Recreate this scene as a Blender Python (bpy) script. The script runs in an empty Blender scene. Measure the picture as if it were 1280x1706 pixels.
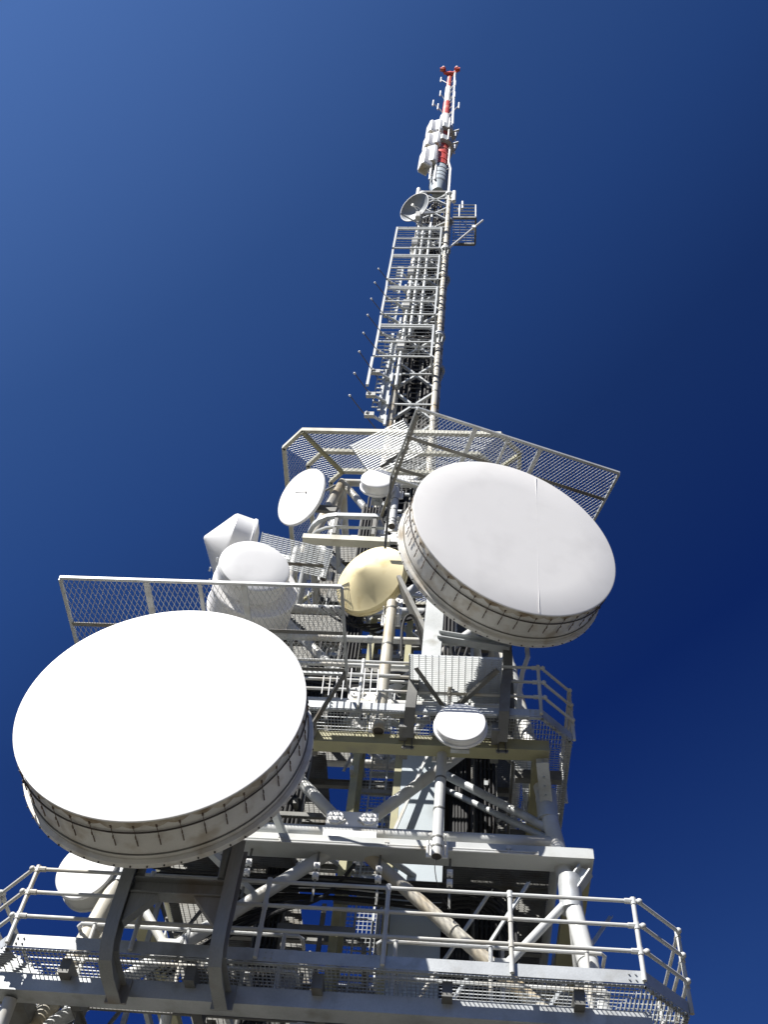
import bpy, bmesh, math, random
from mathutils import Vector, Matrix
random.seed(7)
R = math.radians
def ISEC(w, h, t):
    a, b, c = w / 2, h / 2, t
    return [(-a, -b), (a, -b), (a, -b + c), (c / 2, -b + c), (c / 2, b - c), (a, b - c), (a, b), (-a, b), (-a, b - c), (-c / 2, b - c), (-c / 2, -b + c), (-a, -b + c)]
S = bpy.context.scene
COL = S.collection
V = Vector

# ------------------------------------------------------------------ camera
FPX, PCX, PCY, CZ = 1660.0, 640.0, 853.0, 1.6
k = V((153., 1134., 1660.)).normalized()
fw = V((0, 0, 1)); h0 = (fw - k * fw.dot(k)).normalized()
r0 = V((h0.y * k.z - h0.z * k.y, h0.z * k.x - h0.x * k.z, h0.x * k.y - h0.y * k.x))
if r0.x < 0: r0 = -r0
pp = R(-7.5)
AX = math.cos(pp) * r0 + math.sin(pp) * h0
AY = math.cos(pp) * h0 - math.sin(pp) * r0
AZ = k                                     # world axes in (right, up, forward) of the camera
def ray(x, y):
    d = V((x - PCX, PCY - y, FPX)).normalized()
    return V((AX.dot(d), AY.dot(d), AZ.dot(d)))
def UY(x, y, Y):                           # survey helper: photo direction met with a plane of known depth
    d = ray(x, y); return d * (Y / d.y) + V((0, 0, CZ))
def UZ(x, y, Z):                           # the same with a plane of known height
    d = ray(x, y); return d * ((Z - CZ) / d.z) + V((0, 0, CZ))

cam = bpy.data.cameras.new('camera'); co = bpy.data.objects.new('camera', cam); COL.objects.link(co)
cam.sensor_width = 36; cam.lens = 36 * FPX / 1706; cam.clip_end = 5000; cam.clip_start = 0.05
right = V((AX.x, AY.x, AZ.x)); up = V((AX.y, AY.y, AZ.y)); fwd = V((AX.z, AY.z, AZ.z))
M = Matrix((right, up, -fwd)).transposed().to_4x4(); M.translation = V((0, 0, CZ))
co.matrix_world = M
S.camera = co

# ------------------------------------------------------------------ light
SKYLO, SKYMR, SKYM, SKYC = -0.10, 0.15, 0.37, (0.42, 0.48, 0.74, 1)
SUN_EL, SUN_AZ = 46.0, 222.0               # azimuth clockwise from +Y
sd = V((math.sin(R(SUN_AZ)) * math.cos(R(SUN_EL)), math.cos(R(SUN_AZ)) * math.cos(R(SUN_EL)), math.sin(R(SUN_EL))))
sl = bpy.data.lights.new('sun', 'SUN'); so = bpy.data.objects.new('sun', sl); COL.objects.link(so)
sl.energy = 5.0; sl.angle = R(0.5); sl.color = (1.0, 0.965, 0.91)
so.rotation_euler = sd.to_track_quat('Z', 'Y').to_euler(); so.location = sd * 100
w = bpy.data.worlds.new('World'); S.world = w; w.use_nodes = True
nt = w.node_tree; nt.nodes.clear()
wo = nt.nodes.new('ShaderNodeOutputWorld'); bg = nt.nodes.new('ShaderNodeBackground')
sky = nt.nodes.new('ShaderNodeTexSky'); sky.sky_type = 'NISHITA'; sky.sun_disc = False
sky.sun_elevation = R(SUN_EL); sky.sun_rotation = R(SUN_AZ)
sky.altitude = 2600; sky.air_density = 0.9; sky.dust_density = 0.15; sky.ozone_density = 6.0
bg.inputs['Strength'].default_value = 0.057
# deep polarised high-mountain sky: darker and bluer with growing angle from the sun
hs = nt.nodes.new('ShaderNodeHueSaturation'); hs.inputs['Saturation'].default_value = 1.12
nt.links.new(sky.outputs[0], hs.inputs['Color'])
tcw = nt.nodes.new('ShaderNodeTexCoord'); dt = nt.nodes.new('ShaderNodeVectorMath'); dt.operation = 'DOT_PRODUCT'
pol = V((math.sin(R(235)) * math.cos(R(46)), math.cos(R(235)) * math.cos(R(46)), math.sin(R(46)))); dt.inputs[1].default_value = pol
nt.links.new(tcw.outputs['Generated'], dt.inputs[0])
rmp = nt.nodes.new('ShaderNodeValToRGB'); cr = rmp.color_ramp; cr.interpolation = 'EASE'
DD = lambda d_: (d_ + 0.3) / 1.3
cr.elements[0].position = DD(SKYLO); cr.elements[0].color = (0.46, 0.52, 0.79, 1)
cr.elements[1].position = 1.0; cr.elements[1].color = (0.7, 0.55, 0.5, 1)
for p_, c_ in ((SKYMR, (0.18, 0.27, 0.62, 1)), (SKYM, SKYC), (0.51, (0.74, 0.78, 1.03, 1)), (0.64, (1.15, 1.05, 1.19, 1)), (0.835, (2.35, 1.80, 1.74, 1)), (0.90, (1.2, 1.0, 0.9, 1))):
    e_ = cr.elements.new(DD(p_)); e_.color = c_
cr.interpolation = 'LINEAR'
mrd = nt.nodes.new('ShaderNodeMapRange'); mrd.inputs['From Min'].default_value = -0.3; mrd.inputs['From Max'].default_value = 1.0; mrd.clamp = True
nt.links.new(dt.outputs['Value'], mrd.inputs['Value']); nt.links.new(mrd.outputs['Result'], rmp.inputs[0])
mulw = nt.nodes.new('ShaderNodeMix'); mulw.data_type = 'RGBA'; mulw.blend_type = 'MULTIPLY'; mulw.inputs['Factor'].default_value = 1.0
nt.links.new(hs.outputs[0], mulw.inputs['A']); nt.links.new(rmp.outputs[0], mulw.inputs['B']); 
sep = nt.nodes.new('ShaderNodeSeparateXYZ'); nt.links.new(tcw.outputs['Generated'], sep.inputs[0])
mr = nt.nodes.new('ShaderNodeMapRange'); mr.inputs['From Min'].default_value = 0.05; mr.inputs['From Max'].default_value = 0.43
mr.inputs['To Min'].default_value = 0.15; mr.inputs['To Max'].default_value = 1.0; nt.links.new(sep.outputs['Z'], mr.inputs['Value'])
mul2 = nt.nodes.new('ShaderNodeVectorMath'); mul2.operation = 'SCALE'
nt.links.new(mulw.outputs['Result'], mul2.inputs[0]); nt.links.new(mr.outputs['Result'], mul2.inputs['Scale']); nt.links.new(mul2.outputs[0], bg.inputs['Color'])
nt.links.new(bg.outputs[0], wo.inputs['Surface'])
S.view_settings.view_transform = 'Standard'; S.view_settings.look = 'None'
S.view_settings.exposure = 0.95; S.view_settings.gamma = 1

# ------------------------------------------------------------------ materials
def mat(name, base, rough=0.55, metal=0.0, var=0.12, scale=3.0, stain=None, stain_amt=0.0, stain_scale=2.0, bump=0.0, fine=40.0, streak=False):
    m = bpy.data.materials.new(name); m.use_nodes = True
    n = m.node_tree.nodes; L = m.node_tree.links; b = n['Principled BSDF']
    b.inputs['Roughness'].default_value = rough; b.inputs['Metallic'].default_value = metal
    tc = n.new('ShaderNodeTexCoord')
    mp = n.new('ShaderNodeMapping'); L.new(tc.outputs['Object'], mp.inputs['Vector'])
    if streak: mp.inputs['Scale'].default_value = (1, 1, 0.22)
    n1 = n.new('ShaderNodeTexNoise'); n1.inputs['Scale'].default_value = scale; n1.inputs['Detail'].default_value = 6
    n2 = n.new('ShaderNodeTexNoise'); n2.inputs['Scale'].default_value = fine; n2.inputs['Detail'].default_value = 3
    L.new(mp.outputs[0], n1.inputs['Vector']); L.new(mp.outputs[0], n2.inputs['Vector'])
    mixn = n.new('ShaderNodeMath'); mixn.operation = 'MULTIPLY_ADD'; mixn.inputs[1].default_value = 0.35
    L.new(n2.outputs['Fac'], mixn.inputs[0]); L.new(n1.outputs['Fac'], mixn.inputs[2])
    cr = n.new('ShaderNodeValToRGB'); L.new(mixn.outputs[0], cr.inputs[0])
    cr.color_ramp.elements[0].position = 0.42; cr.color_ramp.elements[1].position = 0.92
    lo = [c * (1 - var) for c in base]; hi = [min(1, c * (1 + var)) for c in base]
    cr.color_ramp.elements[0].color = (*lo, 1); cr.color_ramp.elements[1].color = (*hi, 1)
    last = cr.outputs[0]
    if stain:
        n3 = n.new('ShaderNodeTexNoise'); n3.inputs['Scale'].default_value = stain_scale; n3.inputs['Detail'].default_value = 8
        L.new(mp.outputs[0], n3.inputs['Vector'])
        c2 = n.new('ShaderNodeValToRGB'); L.new(n3.outputs['Fac'], c2.inputs[0])
        c2.color_ramp.elements[0].position = 0.62 - 0.25 * stain_amt; c2.color_ramp.elements[1].position = 0.80 - 0.2 * stain_amt
        mx = n.new('ShaderNodeMix'); mx.data_type = 'RGBA'
        L.new(c2.outputs[0], mx.inputs['Factor']); L.new(last, mx.inputs['A']); mx.inputs['B'].default_value = (*stain, 1)
        last = mx.outputs['Result']
    L.new(last, b.inputs['Base Color'])
    if bump:
        bp = n.new('ShaderNodeBump'); bp.inputs['Strength'].default_value = bump; bp.inputs['Distance'].default_value = 0.01
        L.new(n2.outputs['Fac'], bp.inputs['Height']); L.new(bp.outputs[0], b.inputs['Normal'])
    return m
GALV = mat('galvanised_steel', (0.43, 0.45, 0.46), 0.5, 0.25, 0.2, 2.0, (0.30, 0.30, 0.28), 0.3, 3.0, 0.1)
GALVD = mat('weathered_shade_steel', (0.17, 0.17, 0.16), 0.6, 0.2, 0.25, 2.0, (0.11, 0.09, 0.065), 0.35, 2.5, 0.1)  # weathered steel; its dark tone also paints shade in tower and mast
RUST = mat('rust_streaked_steel', (0.27, 0.28, 0.28), 0.6, 0.15, 0.25, 1.5, (0.18, 0.125, 0.075), 0.3, 1.1, 0.1, streak=True)
PIPE = mat('painted_pipe', (0.53, 0.54, 0.53), 0.45, 0.0, 0.08, 1.5, (0.45, 0.41, 0.33), 0.5, 1.2, 0.03)
BEIGE = mat('beige_painted_pipe', (0.48, 0.455, 0.385), 0.5, 0.0, 0.15, 1.2, (0.42, 0.33, 0.2), 0.5, 1.5, 0.03)
BEAMW = mat('pale_grey_beam_paint', (0.47, 0.485, 0.475), 0.5, 0.0, 0.1, 1.5, (0.38, 0.37, 0.31), 0.35, 1.4, 0.03)
CREAM = mat('cream_painted_beam', (0.56, 0.555, 0.48), 0.5, 0.0, 0.08, 1.5, (0.42, 0.40, 0.32), 0.35, 2.0, 0.03)
OLIVE = mat('olive_painted_beam', (0.36, 0.34, 0.20), 0.55, 0.0, 0.12, 1.5, (0.26, 0.25, 0.18), 0.4, 2.0, 0.03)
RADOME = mat('white_radome_fabric', (0.80, 0.80, 0.79), 0.5, 0.0, 0.02, 1.2, (0.72, 0.72, 0.71), 0.3, 1.5, 0.0)
GREYRADOME = mat('grey_white_radome_fabric', (0.80, 0.79, 0.775), 0.55, 0.0, 0.025, 1.0, (0.74, 0.73, 0.715), 0.4, 1.2, 0.0)
SHROUD = mat('dirty_white_shroud', (0.74, 0.725, 0.68), 0.5, 0.0, 0.10, 1.6, (0.50, 0.44, 0.35), 0.4, 2.6, 0.02)
HEM = mat('stained_fabric_hem', (0.60, 0.55, 0.46), 0.7, 0.0, 0.2, 2.5, (0.28, 0.21, 0.13), 0.8, 3.5, 0.05)
WHITE = mat('white_gloss_plastic', (0.80, 0.80, 0.80), 0.4, 0.0, 0.03, 2.0, (0.62, 0.62, 0.60), 0.2, 2.0, 0.0)
FRAMEW = mat('pale_mast_steel', (0.50, 0.52, 0.52), 0.5, 0.1, 0.1, 2.0, (0.36, 0.36, 0.34), 0.3, 2.0)
DISHGREY = mat('grey_reflector', (0.27, 0.29, 0.31), 0.5, 0.1, 0.08, 2.0)
YELLOW = mat('yellowed_fibreglass', (0.82, 0.71, 0.42), 0.5, 0.0, 0.06, 2.0, (0.64, 0.50, 0.22), 0.35, 3.0, 0.02)
RED = mat('red_paint', (0.55, 0.055, 0.03), 0.5, 0.0, 0.18, 1.0, (0.62, 0.30, 0.22), 0.35, 1.2)
WPAINT = mat('white_paint', (0.78, 0.78, 0.77), 0.5, 0.0, 0.05, 1.0, (0.6, 0.58, 0.52), 0.3, 1.5)
CABLE = mat('black_cable_sheath', (0.014, 0.014, 0.015), 0.75, 0.0, 0.2, 5.0)
CLIPM = mat('rusty_spring_wire', (0.13, 0.09, 0.06), 0.6, 0.2, 0.3, 5.0)
DARK = mat('dark_fitting', (0.06, 0.05, 0.045), 0.6, 0.2, 0.3, 5.0)
PANEL = mat('blue_grey_sheet', (0.40, 0.45, 0.48), 0.5, 0.1, 0.08, 1.0, (0.3, 0.33, 0.34), 0.3, 1.5)
GREYBOX = mat('grey_box_paint', (0.42, 0.42, 0.40), 0.5, 0.0, 0.08, 2.0)
ROD = mat('bronze_rod', (0.13, 0.11, 0.08), 0.5, 0.3, 0.2, 2.0)
GROUND = mat('stony_ground', (0.062, 0.058, 0.048), 0.9, 0.0, 0.35, 0.3, (0.04, 0.043, 0.026), 0.5, 0.15, 0.3, 6.0)

# ------------------------------------------------------------------ mesh helpers
def frame(d, upv=V((0, 0, 1))):
    d = d.normalized()
    if abs(d.dot(upv.normalized())) > 0.999: upv = V((0, 1, 0)) if abs(d.y) < 0.9 else V((1, 0, 0))
    x = d.cross(upv).normalized(); y = x.cross(d).normalized()
    return x, y, d
class MB:
    def __init__(s): s.v = []; s.f = []
    def add(s, vs, fs):
        o = len(s.v); s.v += [tuple(p) for p in vs]; s.f += [tuple(o + i for i in q) for q in fs]; return s
    def beam(s, p, q, w, h, upv=V((0, 0, 1))):
        p, q = V(p), V(q); x, y, d = frame(q - p, V(upv)); vs = []
        for e in (p, q):
            for a, b in ((-1, -1), (1, -1), (1, 1), (-1, 1)): vs.append(e + x * (a * w / 2) + y * (b * h / 2))
        return s.add(vs, [(3, 2, 1, 0), (4, 5, 6, 7), (0, 1, 5, 4), (1, 2, 6, 5), (2, 3, 7, 6), (3, 0, 4, 7)])
    def box(s, c, sz):
        c = V(c); return s.beam(c - V((0, sz[1] / 2, 0)), c + V((0, sz[1] / 2, 0)), sz[0], sz[2])
    def section(s, p, q, pts, upv=V((0, 0, 1))):      # extrude a closed 2-D outline from p to q
        p, q = V(p), V(q); x, y, d = frame(q - p, V(upv)); n = len(pts)
        vs = [p + x * a + y * b for a, b in pts] + [q + x * a + y * b for a, b in pts]
        return s.add(vs, [tuple(range(n))[::-1], tuple(range(n, 2 * n))] + [(i, (i + 1) % n, n + (i + 1) % n, n + i) for i in range(n)])
    def sweep(s, pts, outline, side):        # mitred sweep of a closed outline; 'side' is the constant sideways axis
        pts = [V(p) for p in pts]; x = V(side).normalized(); n = len(outline); N = len(pts); vs = []
        for i, p in enumerate(pts):
            d0 = (pts[i] - pts[i - 1]).normalized() if i else (pts[1] - pts[0]).normalized()
            d1 = (pts[i + 1] - pts[i]).normalized() if i < N - 1 else d0
            d = (d0 + d1).normalized(); y = x.cross(d).normalized() / max(0.5, d.dot(d1))
            vs += [p + x * a + y * b for a, b in outline]
        fs = [(a * n + j, a * n + (j + 1) % n, (a + 1) * n + (j + 1) % n, (a + 1) * n + j) for a in range(N - 1) for j in range(n)]
        return s.add(vs, fs + [tuple(range(n))[::-1], tuple(range((N - 1) * n, N * n))])
    def ibeam(s, p, q, w, h, t=0.014, upv=V((0, 0, 1))):
        a, b, c = w / 2, h / 2, t
        return s.section(p, q, [(-a, -b), (a, -b), (a, -b + c), (c / 2, -b + c), (c / 2, b - c), (a, b - c), (a, b), (-a, b), (-a, b - c), (-c / 2, b - c), (-c / 2, -b + c), (-a, -b + c)], upv)
    def angle(s, p, q, w, t=0.008, upv=V((0, 0, 1))):
        return s.section(p, q, [(0, 0), (w, 0), (w, t), (t, t), (t, w), (0, w)], upv)
    def tube(s, p, q, r, n=10, r2=None):
        p, q = V(p), V(q); r2 = r if r2 is None else r2; x, y, d = frame(q - p)
        c = [(math.cos(2 * math.pi * i / n), math.sin(2 * math.pi * i / n)) for i in range(n)]
        vs = [p + (x * a + y * b) * r for a, b in c] + [q + (x * a + y * b) * r2 for a, b in c]
        return s.add(vs, [tuple(range(n))[::-1], tuple(range(n, 2 * n))] + [(i, (i + 1) % n, n + (i + 1) % n, n + i) for i in range(n)])
    def path(s, pts, r, n=8):
        pts = [V(p) for p in pts]; vs = []; N = len(pts); x = None
        for i, p in enumerate(pts):
            d = (pts[min(i + 1, N - 1)] - pts[max(i - 1, 0)]).normalized()
            if x is None: x, y, _ = frame(d)
            else:
                x = (x - d * x.dot(d)).normalized(); y = d.cross(x)
            vs += [p + (x * math.cos(2 * math.pi * j / n) + y * math.sin(2 * math.pi * j / n)) * r for j in range(n)]
        fs = [(a * n + j, a * n + (j + 1) % n, (a + 1) * n + (j + 1) % n, (a + 1) * n + j) for a in range(N - 1) for j in range(n)]
        return s.add(vs, fs + [tuple(range(n)), tuple(range((N - 1) * n, N * n))])
    def lathe(s, prof, n=72, o=(0, 0, 0), axis='Y'):     # prof: (radius, along axis)
        o = V(o); vs = []; fs = []; idx = []
        for r, a in prof:
            if r < 1e-6:
                idx.append([len(vs)]); vs.append(o + (V((0, a, 0)) if axis == 'Y' else V((0, 0, a))))
            else:
                idx.append(list(range(len(vs), len(vs) + n)))
                for i in range(n):
                    c, e = math.cos(2 * math.pi * i / n) * r, math.sin(2 * math.pi * i / n) * r
                    vs.append(o + (V((c, a, e)) if axis == 'Y' else V((c, e, a))))
        for A, B in zip(idx, idx[1:]):
            for i in range(n):
                j = (i + 1) % n
                if len(A) == 1 and len(B) == 1: continue
                if len(A) == 1: fs.append((A[0], B[j], B[i]))
                elif len(B) == 1: fs.append((A[i], A[j], B[0]))
                else: fs.append((A[i], A[j], B[j], B[i]))
        return s.add(vs, fs)
    def torus(s, Rr, r, y, n=72, m=6, o=(0, 0, 0), axis='Y'):
        pr = [(Rr + r * math.cos(2 * math.pi * i / m), y + r * math.sin(2 * math.pi * i / m)) for i in range(m + 1)]
        return s.lathe(pr, n, o, axis)
    def sphere(s, c, r, n=12):
        return s.lathe([(r * math.sin(math.pi * i / 8), -r * math.cos(math.pi * i / 8)) for i in range(9)], n, c, 'Z')
    def fill(s, poly, ang, pitch, w, h, z, jit=0.0):       # parallel bars clipped to a convex polygon at height z
        P = [V((p[0], p[1])) for p in poly]; d = V((math.cos(ang), math.sin(ang))); nrm = V((-d.y, d.x))
        t0 = min(p.dot(nrm) for p in P); t1 = max(p.dot(nrm) for p in P)
        area = sum(P[i].x * P[(i + 1) % len(P)].y - P[(i + 1) % len(P)].x * P[i].y for i in range(len(P)))
        if area < 0: P = P[::-1]
        t = t0 + pitch / 2
        while t < t1:
            o = nrm * t; a, b = -1e9, 1e9; ok = True
            for i in range(len(P)):
                e = P[(i + 1) % len(P)] - P[i]; inn = V((-e.y, e.x)); den = inn.dot(d); num = inn.dot(o - P[i])
                if abs(den) < 1e-9:
                    if num < 0: ok = False
                elif den > 0: a = max(a, -num / den)
                else: b = min(b, -num / den)
            if ok and b - a > 0.01:
                p, q = o + d * a, o + d * b
                s.beam((p.x, p.y, z), (q.x, q.y, z), w, h)
            t += pitch
        return s
    def build(s, name, m, parent=None, label=None, off=None):
        me = bpy.data.meshes.new(name)
        o0 = V(off) if off is not None else LOC.get(parent.name, V((0, 0, 0))) if parent else V((0, 0, 0))
        me.from_pydata([(a - o0.x, b - o0.y, c - o0.z) for a, b, c in s.v], [], s.f)
        bm = bmesh.new(); bm.from_mesh(me); bmesh.ops.recalc_face_normals(bm, faces=bm.faces); bm.to_mesh(me); bm.free()
        for p in me.polygons: p.use_smooth = True
        me.set_sharp_from_angle(angle=R(35))
        me.materials.append(m)
        o = bpy.data.objects.new(name, me); COL.objects.link(o)
        if parent: o.parent = parent; LOC[o.name] = o0
        elif off is not None: o.location = o0
        if label: o['label'] = label
        return o
LOC = {}
def thing(name, label, cat, loc=(0, 0, 0), group=None, local=False):
    o = bpy.data.objects.new(name, None); COL.objects.link(o); o.location = loc; o.empty_display_size = 0.1
    o['label'] = label; o['category'] = cat
    if group: o['group'] = group
    LOC[o.name] = V((0, 0, 0)) if local else V(loc)
    return o
def tag(o, label, cat, group=None):
    o['label'] = label; o['category'] = cat
    if group: o['group'] = group
    return o
def copy_tree(o, parent=None):
    c = o.copy(); COL.objects.link(c)
    if parent: c.parent = parent
    for ch in [x for x in bpy.data.objects if x.parent == o]: copy_tree(ch, c)
    return c
def aim(o, az, el=0): o.rotation_euler = (R(-el), 0, R(az))

# ------------------------------------------------------------------ ground
g = MB().lathe([(0, 0), (40, 0), (400, -2), (3000, -60)], 64, (0, 0, 0), 'Z').build('ground', GROUND); g['kind'] = 'structure'

# ------------------------------------------------------------------ the lattice tower
TX, TY = -1.57, 16.4
def half(z): return 3.53 - 0.126 * (z - 9.5)
def corner(i, z):
    h = half(z); sx, sy = ((-1, -1), (1, -1), (1, 1), (-1, 1))[i]
    return V((TX + sx * h, TY + sy * h, z))
T = thing('lattice_tower', 'tapering grey tubular steel tower carrying all the dishes, platforms and the mast', 'tower', (TX, TY, 0))
LV = [0, 4.2, 8.0, 11.75, 15.0, 18.2, 21.4, 24.6]
for i in range(4):
    m = MB()
    m.tube(corner(i, 0), corner(i, 9.6), 0.14, 20); m.build('leg', BEIGE if i == 0 else PIPE, T)
    m = MB(); m.tube(corner(i, 9.6), corner(i, 24.6), 0.13, 20)
    for z in (9.62, 12.6, 16.2, 19.6): m.tube(corner(i, z), corner(i, z + 0.14), 0.147, 20)
    m.build('leg', PIPE if i else BEIGE, T)
for li, z in enumerate(LV[1:], 1):
    for i in range(4):
        a, b = corner(i, z), corner((i + 1) % 4, z); mid = (a + b) / 2
        MB().tube(a, b, 0.105, 16).build('horizontal_tube', PIPE, T)
        m = MB(); d = (b - a).normalized(); out = V((d.y, -d.x, 0))
        m.beam(mid - d * 0.42 + out * 0.05 + V((0, 0, 0.12)), mid + d * 0.42 + out * 0.05 + V((0, 0, 0.12)), 0.03, 0.5)
        m.beam(mid - d * 0.42 + out * 0.16 - V((0, 0, 0.18)), mid + d * 0.42 + out * 0.16 - V((0, 0, 0.18)), 0.025, 0.2)
        for sx in (-1, 1):
            c = mid + d * (sx * 0.27) + out * 0.07 + V((0, 0, 0.24))
            m.tube(c, c + out * 0.03, 0.13, 10)
            for q in range(4):
                e = c + d * (0.07 * math.cos(q * 1.57 + .78)) + V((0, 0, 0.07 * math.sin(q * 1.57 + .78)))
                m.tube(e, e + out * 0.055, 0.018, 6)
        m.build('gusset_plate', WPAINT if i == 0 else PIPE, T)
        if li < len(LV) - 1:
            z2 = LV[li + 1]
            for c in (i, (i + 1) % 4):
                if li == 2:                      # this storey is braced the other way up
                    apex = (corner(i, z2) + corner((i + 1) % 4, z2)) / 2 - V((0, 0, .12)); foot = corner(c, z)
                    MB().tube(apex.lerp(foot, .06), foot, 0.10, 16).tube(apex.lerp(foot, .42), apex.lerp(foot, .45), .115, 16).build('diagonal_brace', BEIGE if c == 1 else PIPE, T)
                    nd = apex.lerp(foot, .62); lg_ = corner(c, z + (z2 - z) * .72)
                    mm = MB().tube(nd, lg_, 0.065, 12); mm.beam(nd - out * -.11 - d * .16, nd + out * .11 + d * .16, .02, .26); mm.build('sub_brace', PIPE, T)
                    continue
                top = corner(c, z2); dd = (top - mid).normalized()
                st = mid + dd * 0.30
                mm = MB().tube(st, top, 0.10, 16); mm.tube(mid + dd * 0.2, st + dd * 0.1, 0.115, 16)
                mm.build('diagonal_brace', PIPE, T)
    if li in (1, 2, 3, 4, 5):       # plan bracing
        ms = [(corner(i, z) + corner((i + 1) % 4, z)) / 2 for i in range(4)]
        for i in range(4): MB().tube(ms[i], ms[(i + 1) % 4], 0.055, 10).build('plan_brace', GALV, T)
for sx in (-1, 1):
    for z2, yy in ((5.9, 11.96), (5.9, 14.2)):
        h = half(z2); MB().tube((TX + sx * 3.86, yy, 8.09), (TX + sx * h, TY - h + (0 if yy < 13 else 1.5), z2), 0.085, 12).build('knee_brace', PIPE, T)
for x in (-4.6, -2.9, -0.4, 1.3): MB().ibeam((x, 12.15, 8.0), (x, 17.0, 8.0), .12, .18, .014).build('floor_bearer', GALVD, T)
for sx in (-1, 1):
    c_ = corner(1 if sx > 0 else 0, 11.95); cc_ = UY(737, 1288, 13.7); c2_ = UY(735, 1312, 14.4)
    for q_, rr_, dz in ((cc_, .075, .1), (c2_, .055, -.1)):
        MB().tube(c_ + V((0, 0.05, dz)), (TX + sx * (q_.x - TX), q_.y, q_.z), rr_, 14).build('corner_brace', GALV, T)
# first storey V
for i in range(4):
    mid = (corner(i, LV[1]) + corner((i + 1) % 4, LV[1])) / 2
    for c in (i, (i + 1) % 4): MB().tube(corner(c, 0.1), mid, 0.10, 14).build('diagonal_brace', PIPE, T)
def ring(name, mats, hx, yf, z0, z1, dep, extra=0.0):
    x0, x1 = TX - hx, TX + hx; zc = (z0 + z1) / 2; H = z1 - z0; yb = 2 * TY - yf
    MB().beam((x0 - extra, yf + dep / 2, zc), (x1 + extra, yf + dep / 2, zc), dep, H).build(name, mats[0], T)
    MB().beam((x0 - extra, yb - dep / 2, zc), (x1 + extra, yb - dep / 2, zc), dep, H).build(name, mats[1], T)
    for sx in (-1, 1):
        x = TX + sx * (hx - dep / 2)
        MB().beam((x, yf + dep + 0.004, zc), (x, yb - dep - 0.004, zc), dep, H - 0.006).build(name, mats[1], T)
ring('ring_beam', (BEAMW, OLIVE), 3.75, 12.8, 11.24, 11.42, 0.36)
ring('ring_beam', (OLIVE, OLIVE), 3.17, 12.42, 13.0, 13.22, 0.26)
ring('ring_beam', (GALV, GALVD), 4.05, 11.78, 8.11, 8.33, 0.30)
# brackets tying the ring beams to the legs
for z, rx, yf in ((11.21, 3.75, 12.8), (12.98, 3.17, 12.42)):
    for sx in (-1, 1):
        a = V((TX + sx * (rx - 0.12), yf + 0.14, z - 0.07)); h = half(z - 0.5); b = V((TX + sx * h, TY - h, z - 0.42))
        m = MB(); m.ibeam(a, b, 0.2, 0.2, 0.02); m.tube(b - V((0, 0, 0.3)), b + V((0, 0, 0.25)), 0.17, 16)
        for q in (0.25, 0.45, 0.65):
            c = a.lerp(b, q); m.tube(c - V((0, 0, 0.1)), c - V((0, 0, 0.125)), 0.025, 6)
        m.build('corner_bracket', GALV, T)

# ------------------------------------------------------------------ walkways and guard rails
def octo(hx, hy, c):
    return [V((TX + x, TY + y)) for x, y in ((-hx + c, -hy), (hx - c, -hy), (hx, -hy + c), (hx, hy - c), (hx - c, hy), (-hx + c, hy), (-hx, hy - c), (-hx, -hy + c))]
def walkway(label, hx, hy, c, z, ins, tb, group):
    t = thing('walkway_platform', label, 'platform', (TX, TY, z), group)
    O = octo(hx, hy, c); I = octo(hx - ins, hy - ins, max(0.15, c - ins * 0.58))
    for i in range(8):
        a, b = O[i], O[(i + 1) % 8]; ia, ib = I[i], I[(i + 1) % 8]
        e = b - a; ang = math.atan2(e.y, e.x); L = e.length; e.normalize(); out = V((e.y, -e.x))
        m = MB(); q = [a, b, ib, ia]
        if i % 2 == 0:
            m.fill(q, ang, 0.075, 0.007, 0.012, z - 0.02); m.fill(q, ang + math.pi / 2, 0.055, 0.007, 0.012, z - 0.026)
        else:
            m.fill(q, ang + R(45), 0.052, 0.008, 0.05, z - 0.03); m.fill(q, ang - R(45), 0.11, 0.006, 0.012, z - 0.03)
        m.build('grating', GALV, t)
        m = MB(); s0, s1 = a - out * 0.004 + e * 0.01, b - out * 0.004 - e * 0.01
        m.beam((s0.x, s0.y, z + tb / 2), (s1.x, s1.y, z + tb / 2), 0.012, tb)
        f0, f1 = a - out * 0.04, b - out * 0.04
        m.beam((f0.x, f0.y, z - 0.012), (f1.x, f1.y, z - 0.012), 0.06, 0.012)
        if i % 2 == 0:           # bolted splice plates near both ends
            for u in (0.16, L - 0.16, L * 0.42):
                p0 = a + e * u + out * 0.006
                for v in (-0.04, 0.04):
                    for zz in (0.045, 0.115):
                        p1 = p0 + e * v; m.tube((p1.x, p1.y, z + zz), (p1.x + out.x * 0.015, p1.y + out.y * 0.015, z + zz), 0.012, 6)
        m.build('toe_board', GALV, t)
        if i % 2 == 0:
            n = max(2, int(round(L / 1.65)))
            for j in range(n):
                p = a + e * (L * (j + 0.5) / n); q2 = p - out * (ins - 0.04)
                p2 = p - out * 0.13
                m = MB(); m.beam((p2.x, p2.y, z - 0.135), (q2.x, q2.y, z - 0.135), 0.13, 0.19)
                m.build('cantilever_arm', GALVD, t)  # dark steel tone also paints the shade under the toe board
        # inner edge angle
        MB().beam((ia.x, ia.y, z - 0.03), (ib.x, ib.y, z - 0.03), 0.05, 0.07).build('inner_edge', GALVD, t)
    return t
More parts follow.
